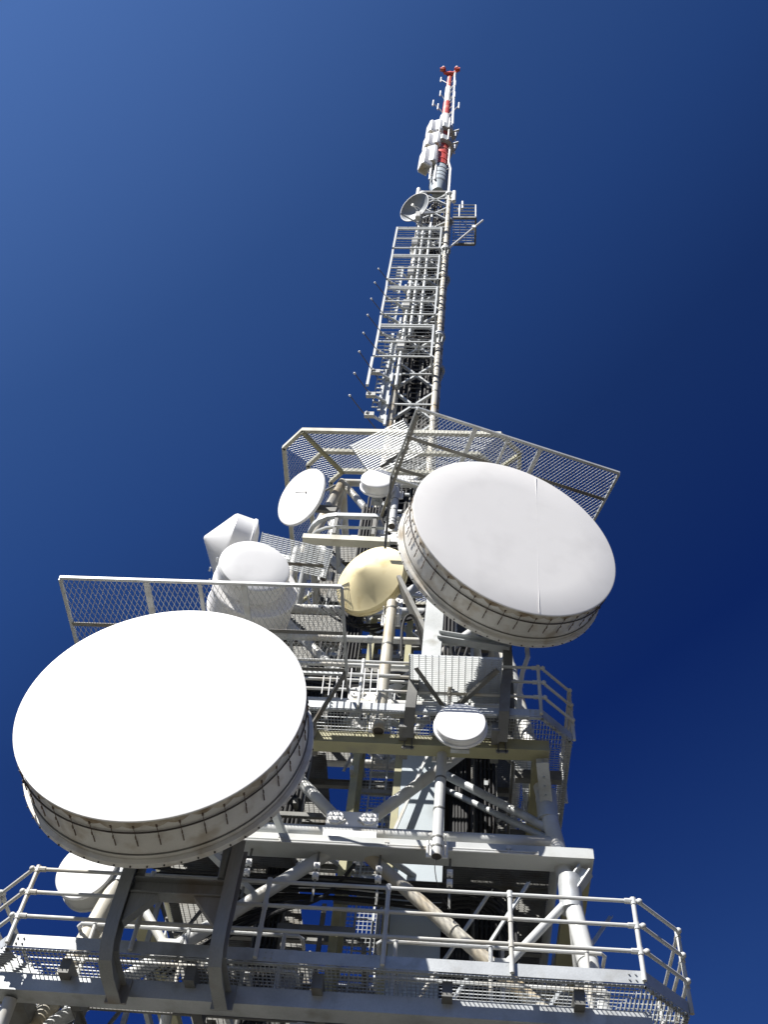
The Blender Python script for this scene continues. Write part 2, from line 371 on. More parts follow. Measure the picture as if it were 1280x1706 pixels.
def guard(label, hx, hy, c, z, n_front, group, heights=(0.40, 0.75, 1.10)):
    t = thing('guardrail', label, 'railing', (TX, TY, z), group)
    O = octo(hx + 0.035, hy + 0.035, c)
    for i in range(8):
        a, b = O[i], O[(i + 1) % 8]; e = (b - a); L = e.length; e.normalize()
        ps = []
        if i % 2 == 0:
            n = max(2, int(round(L / 1.6))); ps = [a + e * 0.06 + (b - a - e * 0.12) * (j / n) for j in range(n + 1)]
        for p in ps:
            m = MB().tube((p.x, p.y, z + 0.02), (p.x, p.y, z + heights[-1]), 0.03, 10)
            for hh in heights: m.tube((p.x, p.y, z + hh - 0.05), (p.x, p.y, z + hh + 0.045), 0.038, 10)
            m.build('post', PIPE, t)
        for hh in heights:
            m = MB(); p, q = a, b
            if i % 2 == 0:
                m.tube((a.x, a.y, z + hh), (b.x, b.y, z + hh), 0.026, 10)
                for u in (a - e * 0.02, b + e * 0.02): m.sphere((u.x, u.y, z + hh), 0.042)
                for u in (a + e * 0.12, b - e * 0.12): m.tube((u.x - e.x * .05, u.y - e.y * .05, z + hh), (u.x + e.x * .05, u.y + e.y * .05, z + hh), 0.036, 8)
            else:
                m.tube((a.x + e.x * .05, a.y + e.y * .05, z + hh), (b.x - e.x * .05, b.y - e.y * .05, z + hh), 0.026, 10)
            m.build('rail', PIPE, t)
    return t
walkway('large octagonal grating walkway at the foot of the picture below the big left dish', 4.58, 4.92, 0.6, 8.5, 1.25, 0.165, 'octagonal walkways round the tower')
guard('three rail tube guardrail of the lowest walkway with angled corners', 4.58, 4.92, 0.6, 8.5, 5, 'guardrails round the walkways')
walkway('narrower octagonal grating walkway on olive beams behind the small round dish', 3.56, 4.45, 0.52, 13.3, 0.95, 0.15, 'octagonal walkways round the tower')
guard('three rail tube guardrail of the upper walkway beside the grating screen', 3.56, 4.45, 0.52, 13.3, 4, 'guardrails round the walkways')
# inner hand rails of the lowest walkway
def inner_rail(label, x0, x1, y, z):
    t = thing('inner_handrail', label, 'railing', (x0, y, z), 'inner handrails of the lowest walkway')
    n = max(1, int(round((x1 - x0) / 1.5)))
    for j in range(n + 1):
        x = x0 + 0.25 + (x1 - x0 - 0.5) * j / n
        MB().tube((x, y, z), (x, y, z + 1.12), 0.03, 10).tube((x, y, z + 1.08), (x, y, z + 1.15), 0.04, 8).build('post', PIPE, t)
    for hh in (0.55, 1.08):
        MB().path([(x0, y + 0.3, z + hh), (x0, y + 0.06, z + hh), (x0 + 0.05, y, z + hh), (x1 - 0.05, y, z + hh), (x1, y + 0.06, z + hh), (x1, y + 0.3, z + hh)], 0.027, 8).build('rail', PIPE, t)
inner_rail('two rail inner handrail at the right end of the lowest walkway', -0.95, 2.15, 12.62, 8.5)
inner_rail('two rail inner handrail at the left end of the lowest walkway', -5.2, -2.0, 12.62, 8.5)

# ------------------------------------------------------------------ big drum antennas
def big_drum(label, C, Rr, az, face, seam, group, el=0.0, dp=0.74):
    t = thing('drum_antenna', label, 'dish', C, group, local=True); aim(t, az, el)
    rd = MB().lathe([(0, -0.012), (Rr * 0.7, -0.010), (Rr - 0.01, 0), (Rr + 0.012, 0.006), (Rr + 0.014, 0.03), (Rr - 0.02, 0.034)], 128).build('radome', face, t)
    for sx in seam:
        hgt = math.sqrt(max(0.01, (Rr * 0.985) ** 2 - sx * sx))
        MB().box((sx, -0.0098, 0), (0.008, 0.004, 2 * hgt)).build('seam', face, rd)
    MB().lathe([(Rr - 0.03, 0.036), (Rr - 0.012, 0.04), (Rr - 0.012, dp), (Rr - 0.02, dp + 0.02)], 128).build('shroud', SHROUD, t)
    n = 44; m = MB(); N = n * 6; vs = []; fs = []
    for i in range(N):
        a = 2 * math.pi * i / N; u = abs(math.sin(a * n / 2)); d = 0.085 + 0.05 * u + 0.02 * math.sin(a * 7) + 0.012 * math.sin(a * 19 + 1)
        rr = Rr + 0.002 + 0.006 * u
        for r_, y in ((Rr + 0.012, 0.012), (rr + 0.004, d * 0.6), (rr - 0.002, d), (Rr - 0.010, d)): vs.append(V((r_ * math.cos(a), y, r_ * math.sin(a))))
    for i in range(N):
        j = (i + 1) % N
        for q in range(3): fs.append((i * 4 + q, j * 4 + q, j * 4 + q + 1, i * 4 + q + 1))
    m.add(vs, fs).build('hem', HEM, t)
    m = MB(); m.torus(Rr + 0.008, 0.011, 0.225, 128); m.build('tension_cable', DARK, t)
    m = MB(); m.torus(Rr - 0.004, 0.010, dp - 0.09, 128); m.build('bead', GALVD, t)
    m = MB(); m.lathe([(Rr - 0.01, dp), (Rr + 0.055, dp + .005), (Rr + 0.06, dp + .04), (Rr + 0.055, dp + .09), (Rr - 0.02, dp + .095)], 128); fl = m.build('rim_flange', SHROUD, t)
    prof = [(Rr - 0.01, dp + .096)] + [(Rr * (1 - q), dp + .10 + 0.60 * (1 - (1 - q) ** 2)) for q in [0.05 * i for i in range(0, 16)]] + [(0.3, dp + .79), (0, dp + .80)]
    MB().lathe(prof, 96).build('reflector', PIPE, t)
    for i in range(n):
        a = 2 * math.pi * (i + 0.5) / n; c = V((math.cos(a), 0, math.sin(a))); rr = Rr + 0.012
        m = MB(); p = c * rr
        m.tube(p + V((0, 0.10, 0)), p + V((0, 0.44, 0)), 0.0045, 6)
        m.tube(p + V((0, 0.36, 0)), p + V((0, 0.46, 0)), 0.009, 6)
        m.tube(p + V((0, 0.09, 0)), p + V((0, 0.13, 0)), 0.014, 6)
        m.box(p * (1 + 0.008 / rr) + V((0, 0.30, 0)), (0.014, 0.05, 0.014))
        m.build('spring_clip', CLIPM, t)
    m = MB()
    for i in range(60):
        a = 2 * math.pi * i / 60; c = V((math.cos(a), 0, math.sin(a)))
        m.tube(c * (Rr + 0.05) + V((0, dp + .045, 0)), c * (Rr + 0.075) + V((0, dp + .045, 0)), 0.012, 6)
    m.build('bolts', DARK, fl)
    m = MB()
    for ang in (40, 140, 220, 320):
        a = R(ang); m.ibeam((math.cos(a) * Rr * 0.75, 1.16, math.sin(a) * Rr * 0.75), (math.cos(a) * 0.2, 1.52, math.sin(a) * 0.2), 0.1, 0.14)
    m.box((0, 1.56, 0), (0.9, 0.16, 0.9)); m.build('back_mount', GALV, t)
    return t
big_drum('largest white drum dish, flat round face, front left above the bottom walkway', (-3.86, 9.5, 10.86), 1.905, -0.5, RADOME, (), 'big drum antennas')
YR = 10.55; CR = UY(860, 888, YR); CR.y = YR
big_drum('large grey white drum dish turned right, faint vertical seam, under the slanting mesh canopy', (CR.x, CR.y, CR.z), 1.955, 19.4, GREYRADOME, (0.42,), 'big drum antennas', -5.0, 0.71)

# yoke under the left big dish
t = thing('steel_yoke', 'rust streaked curved steel yoke holding the largest left dish over the walkway', 'bracket', (-3.37, 11.4, 8.2))
for X in (-4.03, -2.71):
    P = [(X, 11.74, 8.12), (X, 11.2, 8.13), (X, 11.02, 8.18), (X, 10.93, 8.30), (X, 10.89, 8.5), (X, 10.87, 9.7)]
    m = MB()
    m.sweep(P, ISEC(0.16, 0.26, 0.02), (1, 0, 0))
    m.box((X, 11.755, 8.16), (0.27, 0.03, 0.32))
    m.build('arm', RUST, t)
m = MB(); m.ibeam((-3.945, 10.9, 9.02), (-2.795, 10.9, 9.02), 0.2, 0.22, 0.02); m.build('cross_beam', RUST, t)
for sx in (-1, 1):
    m = MB(); x = -3.37 + sx * 0.57; q = [(x, 8.905), (x - sx * 0.34, 8.905), (x, 8.52)]
    m.add([V((a, y, b)) for y in (10.83, 10.97) for a, b in q], [(0, 1, 2), (5, 4, 3), (0, 3, 4, 1), (1, 4, 5, 2), (2, 5, 3, 0)])
    m.build('haunch', RUST, t)
for X in (-3.9, -2.85):
    MB().tube((X, 10.85, 9.18), (X, 10.72, 9.9), 0.06, 12).build('jack_strut', GALVD, t)
MB().beam((-3.75, 11.75, 10.6), (-2.95, 13.2, 10.6), 0.1, 0.1).beam((-3.0, 10.95, 11.6), (-2.6, 13.25, 11.6), 0.1, 0.1).build('rear_stay', GALV, t)

# carrier of the right big dish
t = thing('steel_trestle', 'grey steel posts and struts behind the large right dish, above the grating screen', 'bracket', (0.2, 12.4, 13.3))
m = MB().beam((-0.42, 12.25, 14.3), (-0.36, 12.25, 17.6), 0.34, 0.34, V((0, 1, 0))); m.build('column', GALV, t)
m = MB().beam((0.95, 12.2, 13.3), (0.95, 12.2, 17.4), 0.16, 0.2, V((0, 1, 0))); m.build('column', GALVD, t)
MB().beam((-1.15, 12.4, 17.3), (-0.30, 12.35, 15.0), 0.08, 0.3, V((0, 1, 0))).build('diagonal_strut', GALVD, t)
MB().ibeam((-0.3, 12.1, 15.35), (1.0, 12.1, 15.1), 0.16, 0.16, 0.016).build('cross_beam', GALV, t)
MB().ibeam((-0.6, 12.2, 17.45), (1.6, 12.2, 17.45), 0.18, 0.18, 0.016).build('cross_beam', GALV, t)
MB().tube((0.3, 12.3, 16.4), (0.55, 13.9, 16.2), 0.07, 12).build('rear_stay', GALV, t)
for X in (-0.72, 0.82):
    P = [(X, 12.3, 13.05), (X + 0.02, 11.95, 13.35), (X + 0.05, 11.85, 13.8), (X + 0.1, 11.9, 14.2)]
    m = MB()
    m.sweep(P, ISEC(0.17, 0.2, 0.018), (1, 0, 0))
    m.beam((X - 0.06, 12.40, 12.88), (X - 0.06, 12.40, 13.3), 0.02, 0.03).beam((X + 0.06, 12.40, 12.88), (X + 0.06, 12.40, 13.3), 0.02, 0.03)
    m.box((X, 12.40, 12.92), (0.2, 0.03, 0.05))
    m.build('curved_arm', GALVD, t)

# ------------------------------------------------------------------ mesh canopies over the big dishes
def canopy(label, O, az, W, D, xs, ys, px, py, group):
    t = thing('mesh_canopy', label, 'ice guard', O, group, local=True); t.rotation_euler = (0, 0, R(az))
    m = MB(); b = 0.048
    m.beam((0, 0, 0), (W, 0, 0), b, b); m.beam((0, D, 0), (W, D, 0), b, b)
    for x in (0, W): m.beam((x, b / 2, 0), (x, D - b / 2, 0), b, b)
    m.beam((0, b * 0.9, 0.035), (W, b * 0.9, 0.035), 0.02, 0.05)
    m.build('outer_frame', GALV, t)
    for y in ys: MB().angle((b / 2, y, -0.04), (W - b / 2, y, -0.04), 0.075, 0.01).build('cross_bar', GALVD, t)
    for i, x in enumerate(xs):
        MB().beam((x, b / 2 + 0.003, -0.005), (x, D - b / 2, -0.005), 0.09 if i % 2 == 0 else 0.055, 0.045).build('rib', GALV, t)
    m = MB(); ang = math.atan2(py, px); pit = px * math.sin(ang); q = [(0.01, 0.01), (W - .01, .01), (W - .01, D - .01), (.01, D - .01)]
    m.fill(q, ang, pit, 0.0075, 0.005, 0.032); m.fill(q, -ang, pit, 0.0075, 0.005, 0.027)
    m.build('expanded_mesh', GALV, t)
    return t
t = canopy('long straight mesh canopy over the largest left dish', (-6.10, 9.38, 13.3), 0, 4.38, 1.80, (1.36, 2.19, 2.88), (0.94, 1.72), 0.085, 0.20, 'mesh canopies over the big dishes')
MB().beam((4.35, 1.76, -0.05), (3.6, 2.7, -0.9), 0.06, 0.06).build('stay', GALVD, t)
MB().beam((1.2, 1.9, -0.05), (1.4, 3.4, -0.9), 0.06, 0.06).build('stay', GALVD, t)
MB().beam((4.34, 1.72, -0.04), (4.34, 2.6, 0.4), 0.04, 0.04).build('stay', GALVD, t)
a = UZ(696, 680, 19.2); b = UZ(1033, 788, 19.2); az = math.degrees(math.atan2(b.y - a.y, b.x - a.x)); W = (b - a).length
t = canopy('slanting mesh canopy fixed above the large right dish', (a.x, a.y, 19.2), az, W, 1.75, (1.25, 1.95, 2.65), (0.72, 1.5), 0.075, 0.13, 'mesh canopies over the big dishes')
MB().beam((0.0, 1.7, -0.05), (0.25, 2.6, -1.3), 0.05, 0.05).build('stay', GALVD, t)
MB().beam((0.05, 0.1, -0.05), (0.1, 2.7, -0.06), 0.06, 0.07).build('stay', GALVD, t)
MB().beam((W - 0.1, 1.7, -0.05), (W - 0.9, 3.0, -1.1), 0.06, 0.06).build('stay', GALVD, t)

# octagonal mesh platform round the tower head
t = thing('mesh_platform', 'cream edged octagonal mesh platform round the head of the tower below the mast', 'platform', (TX, TY, 24.6))
O1, O2, O3 = octo(3.18, 3.25, 0.55), octo(2.55, 2.62, 0.45), octo(1.95, 2.0, 0.35)
for Oi, nm in ((O1, 'edge_beam'), (O2, 'ring_bar'), (O3, 'ring_bar')):
    for i in range(8):
        a, b = Oi[i], Oi[(i + 1) % 8]; e = (b - a).normalized() * 0.02
        MB().beam((a.x - e.x, a.y - e.y, 24.6), (b.x + e.x, b.y + e.y, 24.6), 0.10, 0.15).build(nm, CREAM, t)
for i in (0, 2, 4, 6):
    a, b = O1[i], O3[i]; MB().beam((a.x, a.y, 24.52), (b.x, b.y, 24.52), 0.09, 0.12).build('radial_bar', OLIVE, t)
for i in range(8):
    q = [O1[i], O1[(i + 1) % 8], O3[(i + 1) % 8], O3[i]]; m = MB()
    e = O1[(i + 1) % 8] - O1[i]; an = math.atan2(e.y, e.x)
    m.fill(q, an + R(28), 0.065, 0.009, 0.010, 24.69); m.fill(q, an - R(28), 0.065, 0.009, 0.010, 24.70); m.build('mesh_panel', GALV, t)

# ------------------------------------------------------------------ louvred grating screens
def grating_panel(label, O, az, W, D, group, pitch=0.052, slat=0.034, struts=()):
    t = thing('grating_screen', label, 'ice guard', O, group, local=True); t.rotation_euler = (0, 0, R(az))
    q = [(0, 0), (W, 0), (W, D), (0, D)]
    m = MB().fill(q, 0, pitch, 0.006, slat, 0); m.build('slats', FRAMEW, t)
    m = MB().fill(q, math.pi / 2, 0.11, 0.008, 0.014, 0.006); m.beam((0, 0, 0), (0, D, 0), 0.012, slat + .01); m.beam((W, 0, 0), (W, D, 0), 0.012, slat + .01); m.build('cross_rods', GALV, t)
    for a, b in struts: MB().angle(a, b, 0.075, 0.01).build('strut', GALVD, t)
    return t
grating_panel('flat grating screen with a curved shadow, above the small round dish in the middle', (-0.74, 11.2, 13.85), 0, 1.53, 1.06, 'grating screens above dishes', 0.044, 0.042,
    struts=(((0.08, 0.28, -0.05), (0.62, 1.03, -0.30)), ((1.45, 0.22, -0.05), (0.66, 1.03, -0.30))))
gz = 21.9
a, b, c = UZ(583, 742, gz), UZ(672, 698, gz), UZ(625, 783, gz)
grating_panel('bright grating screen tilted across the mast foot near the top small dish', tuple(a), math.degrees(math.atan2(b.y - a.y, b.x - a.x)), (b - a).length, (c - a).length * 1.15, 'grating screens above dishes', 0.06, 0.04,
    struts=(((0.35, 0.9, -0.03), (1.2, 0.75, -0.03)),))
gz = 18.0
a, b, c = UZ(437, 887, gz), UZ(555, 915, gz), UZ(550, 966, gz)
grating_panel('grey grating screen right of the white drum dish and left of the yellow cone', tuple(a), math.degrees(math.atan2(b.y - a.y, b.x - a.x)), (b - a).length, (c - b).length, 'grating screens above dishes', 0.05, 0.03,
    struts=(((0.2, 0.75, -0.03), (1.4, 0.5, -0.03)),))

# ------------------------------------------------------------------ smaller dishes
def drum(label, C, Rr, az, el, depth, face=RADOME, side=WHITE, n=64, back=0.35):
    t = thing('small_drum_dish', label, 'dish', C, None, local=True); aim(t, az, el)
    MB().lathe([(0, -0.015), (Rr * 0.8, -0.012), (Rr - 0.012, 0), (Rr, 0.012), (Rr, 0.05)], n).build('radome', face, t)
    MB().lathe([(Rr, 0.05), (Rr + 0.004, 0.055), (Rr + 0.004, depth - 0.05), (Rr + 0.03, depth - 0.045), (Rr + 0.03, depth), (Rr - 0.02, depth + 0.01)], n).build('shroud', side, t)
    MB().lathe([(Rr - 0.01, depth), (Rr * 0.8, depth + back * 0.45), (Rr * 0.45, depth + back * 0.85), (0.08, depth + back), (0, depth + back)], n).build('reflector_back', side, t)
    m = MB().box((0, depth + back + 0.05, 0), (0.26, 0.16, 0.3)); m.tube((0, depth + back + 0.1, -0.22), (0, depth + back + 0.1, 0.22), 0.07, 12)
    for z in (-0.14, 0.14): m.box((0, depth + back + 0.1, z), (0.24, 0.2, 0.05))
    m.build('mount', GALV, t)
    return t
t = drum('small white round dish below the flat grating screen, on a white pole', (0.13, 11.75, 12.92), 0.405, 0, 0, 0.16, back=0.12)
MB().box((0, 0.27, -0.36), (0.3, 0.08, 0.06)).build('foot_plate', GALV, t)
drum('tiny white round dish on a pole under the bright tilted grating screen', (-1.87, 12.3, 20.98), 0.385, 2, 0, 0.26, back=0.2)
t = thing('stepped_drum_dish', 'white stepped drum dish behind the left end of the long mesh canopy', 'dish', (-3.92, 11.75, 16.83), None, local=True); aim(t, 18, -4)
Rr = 0.70
MB().lathe([(0, -0.03), (Rr * 0.5, -0.026), (Rr - 0.06, -0.012), (Rr - 0.015, 0.006), (Rr, 0.03), (Rr, 0.06)], 72).build('radome', RADOME, t)
MB().lathe([(Rr, 0.062), (Rr + 0.004, 0.065), (Rr + 0.004, 0.36), (Rr + 0.02, 0.365)], 72).build('front_shroud', WHITE, t)
MB().lathe([(0.45, 0.369), (Rr + 0.13, 0.37), (Rr + 0.15, 0.39), (Rr + 0.15, 0.43), (Rr + 0.12, 0.45), (Rr + 0.12, 1.0), (Rr + 0.15, 1.01), (Rr + 0.15, 1.06), (Rr * .7, 1.35), (0.1, 1.5), (0, 1.5)], 72, (0.12, 0, -0.16)).build('rear_shroud', GREYRADOME, t)
m = MB()
for q in range(16):
    a = q * math.pi / 8; c = V((math.cos(a) * (Rr + .135), 0.43, math.sin(a) * (Rr + .135))); m.box(c, (0.03, 0.10, 0.03))
m.build('toggle_clips', GALV, t)
MB().box((0, 1.55, 0), (.3, .2, .4)).beam((0, 1.5, 0), (.45, 1.5, -.1), .12, .14).build('mount', GALV, t)
t = drum('white round dish with grey back behind the railing at the bottom left corner', (-5.50, 12.9, 10.68), 0.50, -14, -5, 0.34, side=GREYBOX, back=0.3)
# thin tilted dish upper left
t = thing('tilted_dish', 'thin white oval looking dish tilted left above the white drum dish', 'dish', (-3.75, 13.0, 21.18), None, local=True); aim(t, -39, -18)
Rr = 0.765
MB().lathe([(0, -0.02), (Rr * 0.7, -0.015), (Rr - 0.02, 0), (Rr, 0.02), (Rr, 0.06), (Rr - 0.02, 0.07)], 72).build('radome', RADOME, t)
MB().lathe([(Rr - 0.02, 0.065), (Rr * 0.7, 0.2), (Rr * 0.35, 0.32), (0.1, 0.36), (0, 0.36)], 64).build('reflector_back', DISHGREY, t)
MB().beam((-0.13, -0.019, 0.22), (0.20, -0.017, 0.0), 0.012, 0.008, V((0, 1, 0))).box((0.2, -0.02, -0.02), (0.03, 0.02, 0.04)).build('scratch_strip', DARK, t)
MB().box((0, 0.42, 0), (0.3, 0.16, 0.3)).beam((0, 0.45, -0.1), (0.5, 0.7, -0.35), 0.12, 0.16).tube((0, 0.3, 0.1), (0.7, 0.5, 0.2), 0.025, 8).build('mount', GALVD, t)
# yellow cone
t = thing('cone_dish', 'yellowed cone covered dish in the middle between the two big drums', 'dish', (-1.76, 12.6, 17.6), None, local=True); aim(t, -28, -13)
Rr = 0.80
MB().lathe([(0, -0.42), (0.05, -0.415), (0.13, -0.39), (Rr * 0.55, -0.20), (Rr * 0.8, -0.095), (Rr * 0.93, -0.04), (Rr * 0.985, -0.02), (Rr, 0.03), (Rr, 0.07)], 72).build('radome', YELLOW, t)
MB().lathe([(Rr, 0.072), (Rr + 0.025, 0.075), (Rr + 0.025, 0.13), (Rr - 0.03, 0.14), (Rr * 0.6, 0.34), (0.12, 0.45), (0, 0.45)], 64).build('reflector_back', YELLOW, t)
MB().box((0, 0.52, 0), (0.3, 0.18, 0.3)).path([(0, 0.6, 0), (0.05, 0.62, -0.4), (0.15, 0.5, -0.8), (0.25, 0.35, -1.0)], 0.08, 12).build('mount', BEIGE, t)
# white cone, far left
t = thing('cone_dish', 'white cone covered dish pointing left behind the white drum dish', 'dish', tuple(UY(377, 908, 12.9)), None, local=True); aim(t, -66, -2)
Rr = 0.74
MB().lathe([(0, -0.52), (0.03, -0.515), (0.08, -0.48), (Rr * 0.95, -0.05), (Rr, 0), (Rr, 0.06)], 72).build('radome', WHITE, t)
MB().lathe([(Rr + 0.002, 0.06), (Rr + 0.002, 0.40), (Rr + 0.03, 0.41), (Rr + 0.03, 0.46), (Rr * 0.7, 0.58), (0, 0.68)], 64).build('shroud', WHITE, t)
MB().box((0, 0.78, 0), (0.3, 0.25, 0.4)).beam((0, 0.8, 0), (0.4, 1.5, -0.2), 0.12, 0.16).build('mount', GALV, t)

# mounting poles
def pole(label, a, b, r, m_, extra=None):
    t = thing('mounting_pole', label, 'pole', a)
    tb = MB().tube(a, b, r, 20).build('tube', m_, t)
    a, b = V(a), V(b); d = (b - a)
    m = MB()
    for u in (0.06, 0.13, 0.36, 0.62, 0.93): m.tube(a + d * u, a + d * (u + 0.012), r + 0.008, 18)
    m.build('band', GALVD, t)
    MB().tube(a - d.normalized() * 0.004, a + d.normalized() * 0.02, r * 0.86, 18).build('bore_shade', DARK, tb)  # dark disc on a closed tube, painted as the shaded bore
    for u in (0.1, 0.9):
        m = MB(); c = a + d * u
        m.box(c + V((0, r + 0.06, 0)), (r * 2 + 0.16, 0.03, 0.3))
        for sx in (-1, 1):
            for zz in (-0.1, 0.1): m.tube(c + V((sx * (r + 0.04), -r, zz)), c + V((sx * (r + 0.04), r + 0.1, zz)), 0.012, 6)
        m.build('clamp', WPAINT, t)
    return t
pole('white pole standing on the cream beam under the small round dish', (-0.185, 12.62, 11.0), (-0.155, 12.62, 13.35), 0.085, PIPE)
pole('beige pole with an open lower end below the yellow cone dish', (-1.23, 12.35, 13.2), (-1.23, 12.35, 16.55), 0.105, BEIGE)
pole('short grey pole under the tiny white dish at the tower head', (-1.45, 12.65, 19.55), (-1.45, 12.65, 21.2), 0.085, PIPE)
pole('beige pole at the back of the tilted dish', (-3.0, 13.9, 19.2), (-3.0, 13.9, 21.9), 0.08, PIPE)
pole('rust stained pole behind the white dish at the bottom left corner', (-5.05, 13.25, 9.6), (-5.05, 13.25, 11.6), 0.07, BEIGE)
pole('grey pole carrying the white drum dish and the white cone dish', (-3.55, 13.1, 15.4), (-3.55, 13.1, 19.2), 0.09, PIPE)
t = tag(MB().path([(-1.2, 12.5, 13.75), (-0.85, 12.5, 13.72), (-0.62, 12.55, 13.7)], 0.07, 12).build('horizontal_pipe', BEIGE, off=(-1.0, 12.5, 13.7)), 'rusty short pipe joining the beige pole to the curved arm', 'pipe')

# ------------------------------------------------------------------ frames between tower and dishes at mid height
def dish_frame(label, Z, x0, x1, yf, rad, mcol):
    t = thing('pipe_rack', label, 'rack', ((x0 + x1) / 2, yf, Z))
    for dz in (0, -0.45):
        P = [(x1, yf, Z + dz), (x0 + rad, yf, Z + dz)] + [(x0 + rad - rad * math.sin(a), yf + rad - rad * math.cos(a), Z + dz) for a in (0.3, 0.6, 0.9, 1.2, 1.57)] + [(x0, yf + rad + 0.8, Z + dz)]
        m = MB()
        if dz == 0:
            for a, b in zip(P, P[1:]): m.beam(a, b, 0.1, 0.12)
        else: m.path(P, 0.04, 8)
        m.build('curved_rail', mcol, t)
    for x in (x0 + rad, (x0 + rad + x1) / 2, x1 - 0.1): MB().beam((x, yf + 0.02, Z + 0.1), (x, yf + 0.02, Z - 0.7), 0.08, 0.08, V((0, 1, 0))).build('upright', GALVD, t)
    for x in (x0 + rad, x1 - 0.1): MB().beam((x, yf + 0.06, Z - 0.2), (x, TY - half(Z) + 0.1, Z - 0.2), 0.1, 0.12).build('cantilever', GALV, t)
    return t
dish_frame('curved double rail frame behind the tilted dish near the tower head', 20.2, -3.45, -1.0, 12.85, 0.7, GALV)
p0, p1 = UY(505, 898, 12.9), UY(650, 905, 12.9)
t = tag(MB().beam(p0, p1, 0.2, 0.16).build('cross_beam', CREAM, off=tuple(p0)), 'cream cross beam just above the yellow cone dish', 'beam')

# ------------------------------------------------------------------ lift shaft, duct, ladders inside the lower tower
t = thing('ladder_shaft', 'olive framed ladder shaft with square wire mesh sides inside the tower', 'shaft', (-1.35, 14.5, 6))
for x in (-1.76, -0.97):
    for y in (14.2, 15.0): MB().beam((x, y, 4), (x, y, 18.2), 0.13, 0.13, V((0, 1, 0))).build('corner_post', OLIVE, t)
for y, x0, x1 in ((15.0, -1.69, -1.04),):
    m = MB()
    for i in range(1, 9): m.beam((x0 + (x1 - x0) * i / 9, y, 4), (x0 + (x1 - x0) * i / 9, y, 18), 0.008, 0.008, V((0, 1, 0)))
    z = 4
    while z < 18: m.beam((x0, y + 0.008, z), (x1, y + 0.008, z), 0.008, 0.008); z += 0.075
    m.build('wire_mesh', GALV, t)
m = MB()
for x in (-1.5, -1.2): m.beam((x, 14.6, 4), (x, 14.6, 18), 0.03, 0.05, V((0, 1, 0)))
z = 4.2
while z < 18: m.tube((-1.5, 14.6, z), (-1.2, 14.6, z), 0.014, 6); z += 0.28
m.build('ladder', GALV, t)
for zz in (9, 11.2, 12.4, 14.6, 16.5): MB().beam((-1.83, 14.12, zz), (-0.9, 14.12, zz), 0.06, 0.12).build('cross_rail', GALVD, t)
tag(MB().beam((0.12, 14.48, 5), (0.12, 14.48, 14.6), .5, .02, V((0, 1, 0))).build('shade_tray', DARK, off=(0.12, 14.48, 5)), 'flat dark tray added as backing behind the black feeder cables beside the duct', 'cable tray')  # added dark sheet that keeps the gaps between the cables from showing bright
m = MB().box((-0.50, 14.3, 10.9), (0.80, 0.35, 7.2)); d = m.build('cable_duct', PANEL, off=(-0.5, 14.3, 7.3)); tag(d, 'blue grey sheet metal cable duct standing behind the tube brace', 'duct')

def cabinet(label, C, sz, m_):
    t = thing('equipment_cabinet', label, 'cabinet', C, 'equipment cabinets in the tower')
    x, y, z = C; MB().box((x, y, z), sz).build('case', m_, t)
    dr = MB().box((x, y - sz[1] / 2 - 0.012, z), (sz[0] * 0.86, 0.02, sz[2] * 0.86)).build('door', m_, t)
    MB().box((x + sz[0] * 0.33, y - sz[1] / 2 - 0.03, z), (0.03, 0.03, 0.12)).build('handle', DARK, dr)
    MB().lathe([(0, 0), (0.03, 0), (0.03, -0.12), (0, -0.12)], 10, (x - sz[0] * .2, y, z - sz[2] / 2 - 0.001), 'Z').build('cable_gland', DARK, t)
cabinet('white equipment cabinet low in the tower right of the duct', (0.55, 14.6, 10.2), (0.7, 0.4, 1.0), WPAINT)
cabinet('grey equipment cabinet between the ladder shaft and left leg', (-2.7, 14.4, 9.9), (0.8, 0.4, 0.9), GREYBOX)
cabinet('small white cabinet behind the upper guardrail at centre', (-1.9, 14.3, 15.2), (0.45, 0.3, 0.7), WPAINT)
cabinet('small grey cabinet above the upper walkway at right', (0.1, 14.3, 15.9), (0.5, 0.3, 0.8), GREYBOX)
cabinet('low white cabinet under the bottom walkway mesh at right', (0.2, 13.2, 8.75), (1.3, 0.4, 0.45), WPAINT)

# square tube frames of the service floors, seen inside the tower
def floor_frame(label, z, n, mm):
    h = half(z) - 0.12; t = thing('service_floor', label, 'floor', (TX, TY, z), 'service floors inside the tower')
    for i in range(n):
        y = TY - h + 2 * h * (i + 0.5) / n
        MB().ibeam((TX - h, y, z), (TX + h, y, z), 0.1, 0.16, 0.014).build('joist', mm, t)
    q = [(TX - h, TY - h), (TX - 0.9, TY - h), (TX - 0.9, TY + h), (TX - h, TY + h)]; q2 = [(TX + 1.5, TY - h), (TX + h, TY - h), (TX + h, TY + h), (TX + 1.5, TY + h)]
    for qq in (q, q2):
        m = MB().fill(qq, 0, 0.055, 0.007, 0.06, z + 0.1); m.fill(qq, math.pi / 2, 0.10, 0.007, 0.014, z + 0.1); m.build('grating', GALVD, t)  # dark tone paints the floor as shaded when seen from below
floor_frame('service floor inside the tower level with the cream beam', 11.45, 4, GALVD)
floor_frame('service floor inside the tower level with the upper walkway', 14.9, 4, GALVD)
floor_frame('service floor inside the tower behind the yellow cone dish', 18.1, 3, GALVD)
floor_frame('service floor inside the tower near its head', 21.3, 3, GALVD)

